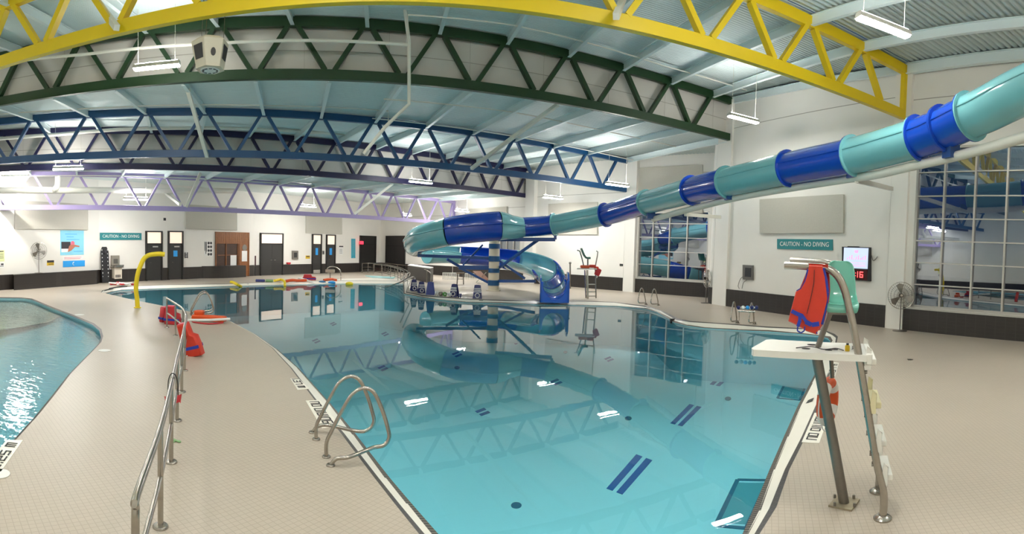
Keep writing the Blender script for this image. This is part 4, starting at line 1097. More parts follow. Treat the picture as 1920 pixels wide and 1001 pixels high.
MB().bar(Q(OW - .04, 0, .05), Q(OW - .04, zt, .05), .08, .1, n).build('frame', WOOD, of)
# curved dark tiled counter in front of the office
g = MB(); c0, c1 = OP(378, 522, *jk), OP(447, 518, *jk); c0.z = c1.z = 0; L = (c1 - c0).length
cp = [c0, c0.lerp(c1, .12) + n * .45, c0.lerp(c1, .3) + n * .75, c0.lerp(c1, .7) + n * .80, c1 + n * .70, c1]
cp = [c0] + smooth_path([c0 + n * .02, c0.lerp(c1, .2) + n * .5, c0.lerp(c1, .5) + n * .75, c1 + n * .70], 5) + [c1]
MB().prism(cp, (0, 0, .72)).build('baseboard_left', DKTILE, kind='structure')
# poster, notices, boxes
t, o, P, X, n = board('poster', 'light blue swimming poster with a red capped swimmer on the left wall', 'poster', *kl, 113, 432, 157, 478, CYAN, .012, ys=(432, 478))
lines('swimsuit_shape', t, P, X, n, [(.04, .42, .26, .28)], CHAR, off=.013)
W = (P[1] - P[0]).length; Hh = P[3].z - P[0].z
U = lambda u, v, o=.016: P[0] + X * (W * u) + Zv * (Hh * v) + n * o
MB().prism([U(.3, .12), U(.45, .18), U(.62, .34), U(.8, .32), U(.8, .37), U(.6, .42), U(.5, .48), U(.36, .36)], n * .004).build('swimmer_shape', SKIN, t)
MB().prism([U(.42, .42), U(.46, .56), U(.54, .57), U(.6, .5), U(.58, .42)], n * .006).build('cap_shape', PINK, t)
MB().prism([U(.04, .12), U(.32, .12), U(.32, .26), U(.04, .26)], n * .003).build('lane_shape', PAPER, t)
lines('poster_text', t, P, X, n, [(.2, .7, .84, .018), (.26, .56, .73, .018), (.26, .8, .62, .018), (.55, .95, .14, .018)], BLUEP, off=.013)
t, o, P, X, n = board('notice', 'small white notice strip with pink print under the swimming poster', 'notice', *kl, 118, 480.5, 156, 486.5, PAPER, .008)
lines('print', t, P, X, n, [(.06, .9, .65, .12), (.06, .85, .25, .12)], PINK, off=.009)
t, o, P, X, n = board('banner', 'bright blue banner with a pale crescent mark below the poster', 'banner', *kl, 118, 489, 159, 500.5, BLUEP, .012, ys=(488, 499.5))
W = (P[1] - P[0]).length; c_ = sum(P, Vector()) / 4 + n * .014
MB().tube([c_ + X * (.10 * math.cos(a)) + Zv * (.08 * math.sin(a)) for a in [1.6 + k * .3 for k in range(11)]], .014, 6).build('crescent_mark', PAPER, t)
def minisign(nm, lb, pl, box, m, rows, rm, ct='sign', ys=None):
    t, o, P, X, n = board(nm, lb, ct, *pl, *box, m, .012, ys=ys); lines('print', t, P, X, n, rows, rm, off=.013); return t
R3 = [(.1, .9, .62, .2), (.15, .6, .25, .2)]
minisign('warning_sign', 'small yellow and black warning sign right of the left fan', kl, (88, 488, 101, 497.5), YELS, [(0, 1, .55, .45), (.2, .9, .2, .12)], CHAR)
minisign('warning_sign', 'small yellow warning sign left of the narrow pair of doors', ij, (573, 479, 581, 485), YELS, [(.1, .9, .55, .3)], CHAR)
minisign('notice_board', 'pale yellow rules notice at the far left edge', kl, (-8, 469, 8, 490), mat('pale_yellow_print', (.72, .76, .40), .6), [(.1, .9, .85, .08), (.1, .9, .62, .04), (.1, .9, .45, .04), (.1, .9, .28, .04)], CHAR, 'notice')
minisign('notice', 'white notice with black print below the pale yellow rules notice', kl, (-8, 492, 8, 502), PAPER, [(.1, .9, .25, .12), (.6, .9, .5, .3)], CHAR, 'notice')
minisign('rules_notice', 'white and black framed notice beside the second grey door', jk, (346, 473, 352, 484), PAPER, [(0, .25, 0, 1), (.75, 1, 0, 1), (.3, .7, .1, .2), (.3, .7, .45, .2), (.3, .7, .8, .1)], CHAR, 'notice')
t, o, P, X, n = board('pool_rules_board', 'white pool rules board with eight round pictograms left of the wood fronted office', 'sign', *jk, 383, 452, 398, 480, PAPER, .012)
W = (P[1] - P[0]).length; Hh = P[3].z - P[0].z
lines('rules_text', t, P, X, n, [(.02, .08, .35, .6), (.14, .20, .15, .8), (.24, .29, .3, .65)], CHAR, off=.013)
for r in range(4):
    for c in range(2):
        MB().lathe([(0, 0), (W * .13, 0), (W * .13, .006), (0, .006)], P[0] + X * (W * (.52 + c * .30)) + Zv * (Hh * (.12 + r * .25)) + n * .013, 14, Matrix((X, Zv, n)).transposed()).build('pictogram', CHAR, t)
t, o, P, X, n = board('tall_sign', 'tall teal sign board with white print left of the door with the red exit sign', 'sign', *ij, 658.5, 447.5, 666, 484, mat('teal_blue_print', (.03, .33, .45), .5), .02, ys=(447.5, 484))
lines('print', t, P, X, n, [(.15, .8, v / 20, .014) for v in range(3, 19)] + [(.3, .75, .03, .03)], mat('pale_teal_print', (.2, .5, .58), .6), off=.021)
minisign('notice', 'white notice with a black heading between the last two left wall doors', ij, (635.5, 461, 643, 477), PAPER, [(.0, 1, .86, .14), (.1, .8, .6, .04), (.1, .8, .45, .04), (.1, .8, .3, .04), (.1, .8, .15, .04)], CHAR, 'notice')
minisign('safety_strip', 'narrow black and red vertical safety sign right of the wooden door', ij, (477, 479, 480, 498), PAPER, [(.1, .9, .02, .96)], mat('black_red_print', (.06, .01, .012), .5))
t, o, P, X, n = board('wall_heater', 'grey metal wall unit right of the double doors', 'wall unit', *ij, 547, 470, 558, 486, STEELD, .08)
lines('face', t, P, X, n, [(.25, .75, .22, .56)], BLACK, th=.01, off=.08)
t, o, P, X, n = board('hose_cabinet', 'grey metal recessed cabinet on the right wall above the dark tiles', 'cabinet', *cd, 1394, 497, 1413.5, 524, STEELD, .05, ys=(497, 525))
lines('door', t, P, X, n, [(.22, .78, .2, .62)], BLACK, th=.012, off=.05)
w0 = OP(1400, 515, *cd, .05)
MB().tube(smooth_path([OP(1398, 516, *cd, .05), OP(1389, 522, *cd, .05), OP(1384, 535, *cd, .09), OP(1386, 541, *cd, .09)], 5), .012, 6).build('cable', STEELD, t)
MB().tube(smooth_path([OP(1401, 524, *cd, .05), OP(1394, 530, *cd, .06), OP(1391, 541, *cd, .09)], 5), .012, 6).build('cable', STEELD, t)
minisign('intercom', 'small grey access panel between the narrow pair of doors', ij, (604.5, 470, 608, 477), STEELD, [(.2, .8, .2, .6)], CHAR, 'panel')
minisign('switch_box', 'small dark box on the pale wall left of the narrow window', fg, (1162, 494.5, 1168, 499), BLACK, [(.2, .8, .3, .3)], STEELD, 'box')
minisign('speaker_box', 'tiny black box high on the left wall above the grey doors', jk, (306.5, 408.5, 311, 413.5), BLACK, [(.2, .8, .3, .3)], CHAR, 'box')
# wall screen with the red clock under it
t, o, P, X, n = board('wall_screen', 'lit wall screen with a red digital clock below it on the right wall', 'screen', *cd, 1582, 462.5, 1634, 524, BLACK, .10, ys=(464, 527))
W = (P[1] - P[0]).length; Hh = P[3].z - P[0].z; U = lambda u, v, o=.101: P[0] + X * (W * u) + Zv * (Hh * v) + n * o
MB().prism([U(.03, .36), U(.91, .36), U(.91, .975), U(.03, .975)], n * .006).build('display', SCREEN, t)
g = MB()
for k in range(9): a = .16 + k * .08; h_ = .05 + .04 * ((k * 7) % 3); g.prism([U(a, .62, .108), U(a + .035, .62, .108), U(a + .035, .62 + h_, .108), U(a, .62 + h_, .108)], n * .002)
g.prism([U(.44, .82, .108), U(.54, .82, .108), U(.56, .9, .108), U(.42, .9, .108)], n * .002)
for v in (.42, .46, .52): g.prism([U(.14, v, .108), U(.84, v, .108), U(.84, v + .012, .108), U(.14, v + .012, .108)], n * .002)
g.build('screen_print', SCRP, t)
clk = MB().prism([U(.03, .02), U(.91, .02), U(.91, .33), U(.03, .33)], n * .006).build('clock_face', LEDBG, t)
def seg7(ch, u0, v0, w, h):
    S_ = {'4': 'bcfg', '1': 'bc', '6': 'acdefg', ':': ''}[ch]; b = .022; r = []
    R_ = {'a': (u0, u0 + w, v0 + h - b * 1.2, b * 1.2), 'd': (u0, u0 + w, v0, b * 1.2), 'g': (u0, u0 + w, v0 + h / 2 - b * .6, b * 1.2),
          'b': (u0 + w - b, u0 + w, v0 + h / 2, h / 2), 'c': (u0 + w - b, u0 + w, v0, h / 2), 'e': (u0, u0 + b, v0, h / 2), 'f': (u0, u0 + b, v0 + h / 2, h / 2)}
    return [R_[k] for k in S_]
rows = seg7('4', .32, .09, .12, .18) + seg7('1', .50, .09, .08, .18) + seg7('6', .64, .09, .12, .18) + [(.485, .505, .13, .022), (.485, .505, .21, .022)]
lines('digits', clk, P, X, n, rows, LEDR, th=.004, off=.108)
MB().prism([U(.12, .99, .0), U(.55, .99, .0), U(.52, 1.02, .0), U(.14, 1.02, .0)], n * .07).build('bracket', BLACK, t)
MB().tube(smooth_path([U(.98, .8, .05), U(1.04, .62, .03), U(1.12, .66, .02), U(1.18, .74, .02)], 5), .012, 6).build('cable', STEELD, t)

# rescue board, drinking fountain
sb = thing('spine_board', 'black spine board standing upright against the left wall left of the fountain', 'spine board', tuple(OP(196, 528, *jk, .15)))
d, n = inward(*jk); a, b = OP(188, 463, *jk, .12), OP(203, 463, *jk, .12); zt = a.z; a.z = b.z = 0; X = (b - a).normalized(); W = (b - a).length
U = lambda u, z, o=0.0: a + X * (W * u) + Zv * z + n * o
bp_ = MB().prism([U(.08, .03, .12), U(.92, .03, .12), U(1, .5, .08), U(.97, zt - .25, 0), U(.75, zt, -.03), U(.25, zt, -.03), U(.03, zt - .25, 0), U(0, .5, .08)], n * .05).build('board', BLACK, sb, bevel=.01)
g = MB()
for k in range(8):
    for u in (.12, .80): g.prism([U(u, .3 + k * .2, .135 - k * .014), U(u + .07, .3 + k * .2, .135 - k * .014), U(u + .07, .36 + k * .2, .135 - k * .014), U(u, .36 + k * .2, .135 - k * .014)], n * .01)
g.build('strap_slots', PAPER, sb)
MB().ball(U(.5, zt - .28, .05), .12, 12, 8, (1, .5, 1)).build('head_block', CHAR, sb)
ff = F(215, 529); ff = OP(215, 527, *jk, .0); ff.z = 0
df = thing('drinking_fountain', 'beige and steel drinking fountain with bottle filler beside the black spine board', 'drinking fountain', tuple(ff))
U = lambda x, z, o=0.0: ff + X * x + Zv * z + n * o
MB().prism([U(-.24, .92, .02), U(.20, .92, .02), U(.20, 1.42, .02), U(-.24, 1.42, .02)], n * .14).build('bottle_filler', FOUNT, df, bevel=.015)
MB().prism([U(-.15, 1.0, .162), U(.11, 1.0, .162), U(.11, 1.25, .162), U(-.15, 1.25, .162)], n * .006).build('filler_recess', STEELD, df)
MB().prism([U(-.26, .80, .02), U(.30, .80, .02), U(.30, .80, .45), U(-.26, .80, .45)], Zv * .12).build('basin', STEEL, df, bevel=.02)
MB().prism([U(-.20, .22, .02), U(.22, .22, .02), U(.22, .80, .02), U(-.20, .80, .02)], n * .36).build('cooler_body', BEIGEF, df, bevel=.02)
g = MB()
for k in range(4): g.prism([U(-.15 + k * .08, .27, .382), U(-.10 + k * .08, .27, .382), U(-.10 + k * .08, .42, .382), U(-.15 + k * .08, .42, .382)], n * .006)
g.build('vent_grille', BLACK, df)

# ================================================================ SPEAKER CLUSTER UNDER THE ROOF
spc = AT(394, 106, 11.2)
spk = thing('speaker_cluster', 'cream six sided loudspeaker cluster hanging between the yellow and green trusses', 'speaker', tuple(spc))
g = MB(); r0, r1 = .40, .235; hz = .27
fr_ = [spc + Vector((r0 * math.cos(PI / 6 + k * PI / 3 + .25), r0 * math.sin(PI / 6 + k * PI / 3 + .25), hz)) for k in range(6)]
bk = [spc + Vector((r1 * 1.25 * math.cos(PI / 6 + k * PI / 3 + .25), r1 * 1.25 * math.sin(PI / 6 + k * PI / 3 + .25), -hz)) for k in range(6)]
tp_ = [spc + Vector((r0 * .7 * math.cos(PI / 6 + k * PI / 3 + .25), r0 * .7 * math.sin(PI / 6 + k * PI / 3 + .25), hz + .07)) for k in range(6)]
g.add(fr_ + bk + tp_, [(k, (k + 1) % 6, 6 + (k + 1) % 6, 6 + k) for k in range(6)] + [(12 + k, 12 + (k + 1) % 6, (k + 1) % 6, k) for k in range(6)] + [tuple(range(11, 5, -1)), tuple(range(12, 18))])
g.build('cabinet', CREAM, spk, bevel=.012)
for k in range(6):
    a, b, c_, d_ = fr_[k], fr_[(k + 1) % 6], bk[(k + 1) % 6], bk[k]; fc = (a + b + c_ + d_) / 4; nn = (b - a).cross(d_ - a).normalized()
    if nn.dot(fc - spc) < 0: nn = -nn
    ux, uy = (b - a).normalized(), ((a + b) / 2 - (c_ + d_) / 2).normalized()
    if k % 2 == 1:
        q_ = [fc + ux * x + uy * y + nn * .004 for x, y in ((-.11, -.10), (.11, -.10), (.13, .18), (-.13, .18))]
        MB().prism(q_, nn * .008).build('grille', BLACK, spk)
    else:
        MB().prism([fc + ux * (.05 * math.cos(t_)) + uy * (.08 * math.sin(t_)) + nn * .004 for t_ in [PI * j / 8 for j in range(16)]], nn * .008).build('grille', BLACK, spk) if k == 4 else None
MB().lathe([(.0, 0), (.20, 0), (.20, -.02), (0, -.02)], spc + Zv * (-hz - .002), 24).build('bottom_speaker', LEAFW, spk)
g = MB()
for k in range(10):
    a0 = 2 * PI * k / 10; g.prism([spc + Vector((rr * math.cos(a0 + da), rr * math.sin(a0 + da), -hz - .024)) for rr, da in ((.13, .08), (.17, .08), (.17, .5), (.13, .5))], (0, 0, -.004))
g.build('bottom_slots', CHAR, spk)
for k in (0, 2, 4): MB().tube([tp_[k], Vector((tp_[k].x * .98, tp_[k].y, 8.0))], .008, 6).build('hanging_cable', STEELD, spk)

# ================================================================ PIPES UNDER THE ROOF
def pipe(pts, r, lb, nm='pipe', ct='pipe', m=PIPEW, n_=6, grp='white pipes under the roof'):
    P = [F(x, y, z) if k == 'z' else AT(x, y, z) for x, y, z, k in pts]
    o = MB().tube(P, r, 10).build(nm, m); return tag(o, lb, ct, grp)
gl = TL('G')
a = AT(-60, 128, 20); 
pG = lambda x, y, off: (lambda p: p)(OP(x, y, tuple(gl[0](0) - gl[2] * off)[:2], tuple(gl[0](5) - gl[2] * off)[:2]))
def pipeG(pts, r, lb, k='G', off=.8, m=PIPEW):
    gl_ = TL(k); A_, B_ = tuple(gl_[0](0) - gl_[2] * off)[:2], tuple(gl_[0](5) - gl_[2] * off)[:2]
    o = MB().tube([OP(x, y, A_, B_) for x, y in pts], r, 8).build('ceiling_pipe', m); return tag(o, lb, 'pipe', 'white pipes under the roof')
pipeG([(-30, 123), (160, 102), (400, 82), (590, 76), (765, 84)], .045, 'thick white pipe crossing in front of the green truss')
pipeG([(756, -10), (767, 80), (767, 195), (722, 238), (682, 288)], .05, 'white drop pipe hanging in front of the green truss and bending left', off=.8)
pipeG([(763, 80), (765, 28), (960, 47), (1030, 62), (1250, 125), (1400, 169)], .022, 'thin white sprinkler pipe above the green truss', off=1.4)
pipeG([(-20, 216), (120, 206), (240, 200), (500, 198), (728, 208), (728, 232)], .022, 'thin white sprinkler pipe above the top of the blue truss', 'B', 1.0)
pipeG([(698, 222), (860, 240), (1000, 262), (1180, 299), (1230, 303)], .022, 'thin white sprinkler pipe along the right of the blue truss', 'B', .6)
pipeG([(720, 186), (960, 210), (1140, 247), (1330, 290)], .022, 'thin white sprinkler pipe between the green and blue trusses at the right', 'B', 4.0)
pipeG([(-20, 262), (110, 252), (220, 243), (400, 240), (500, 243), (650, 252)], .07, 'fat white duct pipe seen through the left of the blue truss', 'N', 1.2)
pipeG([(60, 330), (245, 330), (480, 341), (700, 357), (880, 379)], .025, 'thin white pipe along the top of the lilac truss', 'P', .5)
gl_ = None
o = MB().tube([AT(-20, 357, 22), AT(120, 357, 23.5), AT(300, 357, 27), AT(440, 358, 31)], .14, 12).build('duct', PIPEW); tag(o, 'large white duct running behind the lilac truss at the left', 'duct')
o = MB().tube(smooth_path([AT(100, 357, 23.2), AT(106, 351, 23.0), AT(108, 343, 23.2), AT(108, 330, 23.2)], 4), .12, 12).build('duct_elbow', PIPEW); tag(o, 'white duct elbow rising from the large duct at the left', 'duct')

# ================================================================ RAMP AT THE FAR END
ramp = thing('ramp_railing', 'curving stainless railing of the access ramp at the far left of the slide', 'railing', tuple(F(735, 520)))
def railrun(feet, h=.72, mids=(.36,), r=.022, post_every=1, name='rail'):
    P = [F(*p) for p in feet]
    for p in P[::post_every]: MB().tube([p - Zv * .1, p + Zv * h], r * .9, 6).build('post', STEEL, ramp)
    S_ = smooth_path(P, 4)
    MB().tube([p + Zv * h for p in S_], r * 1.2, 8).build('top_rail', STEEL, ramp)
    for m_ in mids: MB().tube([p + Zv * m_ for p in S_], r * .8, 6).build('mid_rail', STEEL, ramp)
railrun([(679, 511.5), (690, 511), (702, 511.5), (715, 513), (728, 516), (740, 519.5), (751, 524), (758, 529), (764, 534)], mids=(.2, .42))
railrun([(700, 514), (716, 516.5), (732, 520.5), (746, 526), (756, 532)], mids=(.2, .4))
railrun([(722, 511), (745, 514), (765, 518), (785, 524), (800, 531), (808, 541)], mids=())
MB().tube(smooth_path([F(752, 524, .72), AT(767, 511, 27), AT(767, 517, 26.5), AT(755, 527, 26), AT(737, 534, 26), AT(722, 539, 26)], 5), .03, 8).build('top_rail', STEEL, ramp)
MB().tube(smooth_path([F(757, 528, .72), AT(775, 519, 25.5), AT(778, 526, 25), AT(777, 535, 24.6)], 5), .03, 8).build('top_rail', STEEL, ramp)
rw = [F(770, 524), F(806, 529), F(806, 526), F(775, 519)]
pr = thing('ramp_parapet', 'low dark grey ramp wall behind the curved rails', 'low wall', tuple(rw[0]))
MB().prism([F(764, 521), F(806, 531), F(812, 527), F(770, 518)], (0, 0, .80)).build('wall', mat('grey_brown_wall', (.06, .052, .046), .6), pr)
MB().prism([*[F(x, y) + Zv * .8 for x, y in ((764, 521), (806, 531), (812, 527), (770, 518))]], (0, 0, .04)).build('coping', PAPER, pr)
# small teal side pool by the ramp
lg = MB().prism([F(684, 516, .004), F(742, 519, .004), F(738, 523, .004), F(700, 521, .004), F(686, 518, .004)], (0, 0, -.003)).build('ramp_pool', mat('side_pool_floor', (.38, .66, .66), .25), kind='structure')
fe = thing('picket_gate', 'low white picket gate on the deck behind the slide column', 'gate', tuple(F(845, 527)))
g0, g1 = F(830, 524), F(860, 524)
for k in range(14):
    p = g0.lerp(g1, k / 13); MB().box(p + Zv * .22, (.04, .03, .44), 0).build('picket', PAPER, fe)
MB().bar(g0 + Zv * .42, g1 + Zv * .42, .03, .04).build('rail', PAPER, fe); MB().bar(g0 + Zv * .05, g1 + Zv * .05, .03, .04).build('rail', PAPER, fe)
g0, g1 = F(872, 524), F(905, 524)
fe = thing('picket_gate', 'low white picket fence panel half hidden by the slide column', 'gate', tuple(F(888, 524)))
for k in range(14):
    p = g0.lerp(g1, k / 13); MB().box(p + Zv * .2, (.04, .03, .40), 0).build('picket', PAPER, fe)
MB().bar(g0 + Zv * .39, g1 + Zv * .39, .03, .04).build('rail', PAPER, fe)
st = thing('walking_frame', 'small dark metal stand on the deck between the picket panels', 'stand', tuple(F(863, 533)))
c_ = F(863, 533)
for dx in (-.18, .18):
    for dy in (-.15, .15): MB().tube([c_ + Vector((dx, dy, 0)), c_ + Vector((dx * .8, dy * .8, .62))], .016, 6).build('leg', STEELD, st)
MB().box(c_ + Zv * .62, (.42, .36, .05)).build('shelf', mat('brown_shelf', (.16, .10, .06), .6), st)
MB().box(c_ + Zv * .3, (.34, .28, .03)).build('shelf', STEELD, st)
bn_ = thing('sun_lounger', 'folded brown deck lounger behind the slide column', 'lounger', tuple(F(902, 527)))
p, q_ = F(893, 526, .1), F(911, 529, .1)
MB().bar(p + Zv * .55, q_ + Zv * .1, .5, .05).build('seat', mat('brown_sling', (.22, .10, .06), .7), bn_)
for z_ in (0, 1): MB().tube([p.lerp(q_, z_) + Zv * -.1, p.lerp(q_, 1 - z_) + Zv * .55], .02, 6).build('leg', PIPEW, bn_)

# ================================================================ DECK THINGS
def aframe(p, h, w_, rz, label, m=SIGNB, marks=True):
    t = thing('floor_sign', label, 'floor sign', tuple(p), 'navy floor signs on the far deck')
    R = Matrix.Rotation(rz, 3, 'Z'); T = lambda x, y, z: p + R @ Vector((x, y, z))
    for sg in (-1, 1):
        MB().prism([T(-w_ / 2, sg * .17, 0), T(w_ / 2, sg * .17, 0), T(w_ * .33, sg * .02, h), T(-w_ * .33, sg * .02, h)], R @ Vector((0, sg * .02, 0))).build('leaf', m, t, bevel=.01)
    if marks:
        g = MB()
        for v, u in ((.72, .22), (.60, .22), (.48, .26)):
            y_ = -.17 + .15 * v - .025; g.prism([T(-u * w_ / .6, y_, h * v), T(u * w_ / .6, y_, h * v), T(u * w_ / .6, y_ + .008, h * (v + .055)), T(-u * w_ / .6, y_ + .008, h * (v + .055))], R @ Vector((0, -.004, 0)))
        g.build('print_lines', PAPER, t)
        c = T(.0, -.17 + .15 * .24 - .03, h * .24)
        MB().tube([c + R @ Vector((w_ * .24 * math.cos(a), w_ * .06 * math.sin(a), w_ * .24 * math.sin(a))) for a in [2 * PI * k / 16 for k in range(16)]], .014, 6, closed=True).build('ring_mark', PAPER, t)
    MB().box(T(0, 0, h), (w_ * .4, .07, .04), rz).build('handle', m, t)
    return t
aframe(F(776, 545), .50, .30, .35, 'navy floor sign nearest the ramp rails, leftmost of the far deck signs')
aframe(F(790, 549), .48, .30, .30, 'navy floor sign with purple print, second from the ramp rails')
aframe(F(807, 552), .52, .36, .1, 'plain royal blue floor sign without print, third from the ramp rails', mat('royal_blue_plastic', (.01, .03, .22), .35), False)
aframe(F(852, 556), .50, .32, -.25, 'navy floor sign beside the pile of grey and white floats')
aframe(F(895, 559), .52, .36, .05, 'navy floor sign facing the pool in front of the striped column')
random.seed(3)
for i, (x, y, m_, lb) in enumerate(((818.5, 554, LEAFW, 'white ring float at the left of the float pile'), (826.5, 555, STEELD, 'grey ring float second in the float pile'), (834, 555.5, GREENL, 'green tinged ring float in the middle of the float pile'),
                                    (862, 558, SIGNB, 'navy and white ring float right of the last pile sign'), (842, 556.5, LEAFW, 'white ring float leaning on the navy sign'))):
    p = F(x, y); t = thing('foam_ring', lb, 'float', tuple(p), 'ring floats on the far deck')
    ax = vdir(math.cos(i), math.sin(i))
    for s_ in (-.06, .06):
        cc = p + Zv * .09 + ax * s_ * .7; u1 = ax.cross(Zv)
        MB().tube([cc + (u1 * math.cos(a) + Zv * math.sin(a)) * .062 for a in [2 * PI * k / 16 for k in range(16)]], .026, 8, closed=True).build('foam_disc', m_, t)
    MB().tube([p + Zv * .09 - ax * .06, p + Zv * .09 + ax * .06], .02, 8).build('bar', PAPER, t)
# yellow standing spray post
yp = F(258, 577); q_ = yp
Dq = math.hypot(yp.x, yp.y)
yt = thing('spray_arch', 'yellow bent foam covered post standing on the deck between the pools', 'spray post', tuple(yp))
MB().tube(smooth_path([AT(x, y, Dq) for x, y in ((258, 576), (257, 560), (255, 540), (258, 515), (264, 497), (270, 485), (279, 478.5), (290, 476.5), (300, 476), (309, 477))], 4), .075, 14).build('tube', YFOAM, yt)
MB().lathe([(.12, 0), (.12, .02), (.08, .03)], yp, 18).build('base', YFOAM, yt)
# orange rescue tube and vests lying about
def lump(name, label, cat, c, size, rz, m, extra=None, grp=None):
    t = thing(name, label, cat, tuple(c), grp)
    return t
def softbox(c, size, rz, m, name, par, tilt=0.0, sub=2):
    g = MB(); M = Matrix.Rotation(rz, 3, 'Z') @ Matrix.Rotation(tilt, 3, 'Y'); g.box(c, size, M=M); o = g.build(name, m, par, bevel=min(size) * .3)
    q = o.modifiers.new('soft', 'SUBSURF'); q.levels = sub; q.render_levels = sub; return o
p = F(385, 604)
t = thing('rescue_tube', 'orange rescue tube lying at the pool edge below the left ladder hoops', 'rescue tube', tuple(p))
softbox(p + Vector((.05, .1, .10)), (.95, .26, .16), .1, ORNG, 'tube', t); softbox(p + Vector((-.25, .1, .22)), (.26, .22, .14), .3, ORNG, 'folded_end', t)
MB().tube(smooth_path([p + Vector((-.4, 0, .04)), p + Vector((-.2, -.25, .02)), p + Vector((.3, -.3, .02)), p + Vector((.6, -.1, .05))], 5), .02, 6).build('strap', REDD, t)
# white lane pole sticking out from the railing
a, b = F(350, 607, .30), F(432, 601, .30)
t = thing('reach_pole', 'white rescue pole lying level from the handrail out over the pool edge', 'pole', tuple(a))
MB().tube([F(346, 600, .35), F(392, 600, .35), F(431, 598, .35)], .028, 10).build('pole', PAPER, t)
MB().tube([F(346, 600, .35), F(346, 600, .0)], .02, 8).build('stand', STEEL, t)
# standing red vest right of the railing
def floor_vest(c, w_, h, lean, rz, label, mr=REDV, tilt=0.0):
    t = thing('life_vest', label, 'life vest', tuple(c), 'life vests on the deck')
    R = Matrix.Rotation(rz, 3, 'Z') @ Matrix.Rotation(tilt, 3, 'Y') @ Matrix.Rotation(-lean, 3, 'X'); T = lambda x, y, z: c + R @ Vector((x, y, z))
    pl_ = [(-w_ * .5, .0), (w_ * .5, 0), (w_ * .52, h * .3), (w_ * .46, h * .58), (w_ * .20, h * .66), (w_ * .18, h * .80), (w_ * .14, h), (-w_ * .42, h), (-w_ * .46, h * .6), (-w_ * .54, h * .3)]
    g = MB(); n = len(pl_); rows = []
    for y_, k_ in ((-.09, .8), (-.07, 1.0), (.07, 1.0), (.09, .8)):
        cx, cz_ = -.02 * w_, h * .45; rows += [T(cx + (x - cx) * k_, y_, cz_ + (z - cz_) * (1 - (1 - k_) * .4)) for x, z in pl_]
    fs = [(r * n + i, r * n + (i + 1) % n, (r + 1) * n + (i + 1) % n, (r + 1) * n + i) for r in range(3) for i in range(n)]
    tt = tessellate_polygon([[Vector((x, 0, z)) for x, z in pl_]]); fs += [tuple(k for k in q) for q in tt] + [tuple(k + 3 * n for k in q) for q in tt]
    g.add(rows, fs, True); g.build('body', mr, t, sharp=60)
    MB().box(T(-.01, 0, h * .27), (w_ * 1.06, .20, .055), M=R).build('strap', NYB, t)
    MB().box(T(-w_ * .12, 0, h * .99), (w_ * .5, .12, .04), M=R).build('collar', PINK, t)
    return t
floor_vest(F(366, 667), .34, .62, -.12, .1, 'red orange life vest propped on the deck right of the handrail posts', tilt=-.28)
floor_vest(F(324, 608), .40, .46, .0, .2, 'dark red life vest with blue strap standing behind the far end of the handrail', REDD)
t = floor_vest(F(312, 603), .34, .38, 0, 1.2, 'small dark red float leaning left of the far handrail post', REDD)
# green cloth crumb by the near post
p = F(327, 828); t = thing('green_rag', 'small crumpled green rag on the tiles right of the near handrail', 'rag', tuple(p))
g = MB(); random.seed(5)
for k in range(9): g.ball(p + Vector((random.uniform(-.05, .05), random.uniform(-.03, .03), .008)), random.uniform(.008, .02), 7, 5, (1.6, 1, .6))
g.build('cloth', GRN_FOAM, t)
# noodles and mats along the far left pool edge
def noodle(pts, r, m, label, nm='foam_noodle'):
    P = [F(x, y, z) for x, y, z in pts]
    return tag(MB().tube(smooth_path(P, 4), r, 10).build(nm, m), label, nm.replace('_', ' '), 'foam noodles on the far edge' if nm == 'foam_noodle' else None)
noodle([(433, 528.5, .05), (438, 529.5, .05), (446, 534, .0), (452, 537, -.12)], .07, YFOAM, 'short yellow noodle bent over the far pool edge, leftmost')
noodle([(480, 526, .06), (496, 526.5, .06)], .08, BLUE_FOAM, 'navy noodle lying on the far pool edge left of the green one')
noodle([(498, 526.5, .06), (512, 526.7, .06)], .08, GRN_FOAM, 'dull green noodle lying between the navy and yellow ones')
noodle([(515, 526, .1), (526, 524, .12), (533, 527, .1), (534, 533, -.05), (534.5, 537, -.15)], .07, YFOAM, 'yellow noodle drooping over the far edge in front of the grey doors')
noodle([(536, 527, .05), (548, 525, .1), (560, 526, .05), (575, 525, .08)], .08, ORNG, 'orange brown noodle lying along the far edge')
noodle([(560, 521, .1), (572, 524, .05), (582, 528, .0), (590, 532, -.1)], .045, PAPER, 'white pole leaning over the far edge by the red vest', 'pole')
noodle([(607, 525, .05), (616, 523.5, .08), (624, 523.5, .05), (630, 525, .05)], .07, ORNG, 'orange float cord lying by the far ladder hoop')
p = F(580, 525); t = floor_vest(p, .75, .32, 0, .3, 'dark red mat folded on the far deck behind the white pole', REDD)
p = F(543, 499 + 24); c_ = OP(541, 498, *ij, .25); t = thing('red_bucket', 'small red tub on the tile ledge right of the double doors', 'tub', tuple(c_)); c_.z = .70
MB().lathe([(.10, 0), (.14, .02), (.16, .12), (.15, .14)], c_, 14).build('body', REDD, t)
p = F(228, 535); t = thing('rescue_rope', 'pile of red and white rope and straps on the deck below the fountain', 'rope', tuple(p))
for k in range(5):
    q0 = [p + Vector((random.uniform(-.6, .6), random.uniform(-.5, .5), .04 + .02 * k)) for _ in range(5)]
    MB().tube(smooth_path(q0, 4), .04, 6).build('rope_coil' if k % 2 else 'strap', (REDD if k % 2 else PAPER), t)
MB().tube(smooth_path([F(205, 541, .03), F(215, 539, .03), F(226, 537.5, .03), F(238, 537, .05)], 4), .03, 6).build('pole', CHAR, t)
noodle([(196, 545, .02), (212, 541, .02)], .02, CHAR, 'dark cord lying on the deck rim at the left tip of the pool', 'cord')
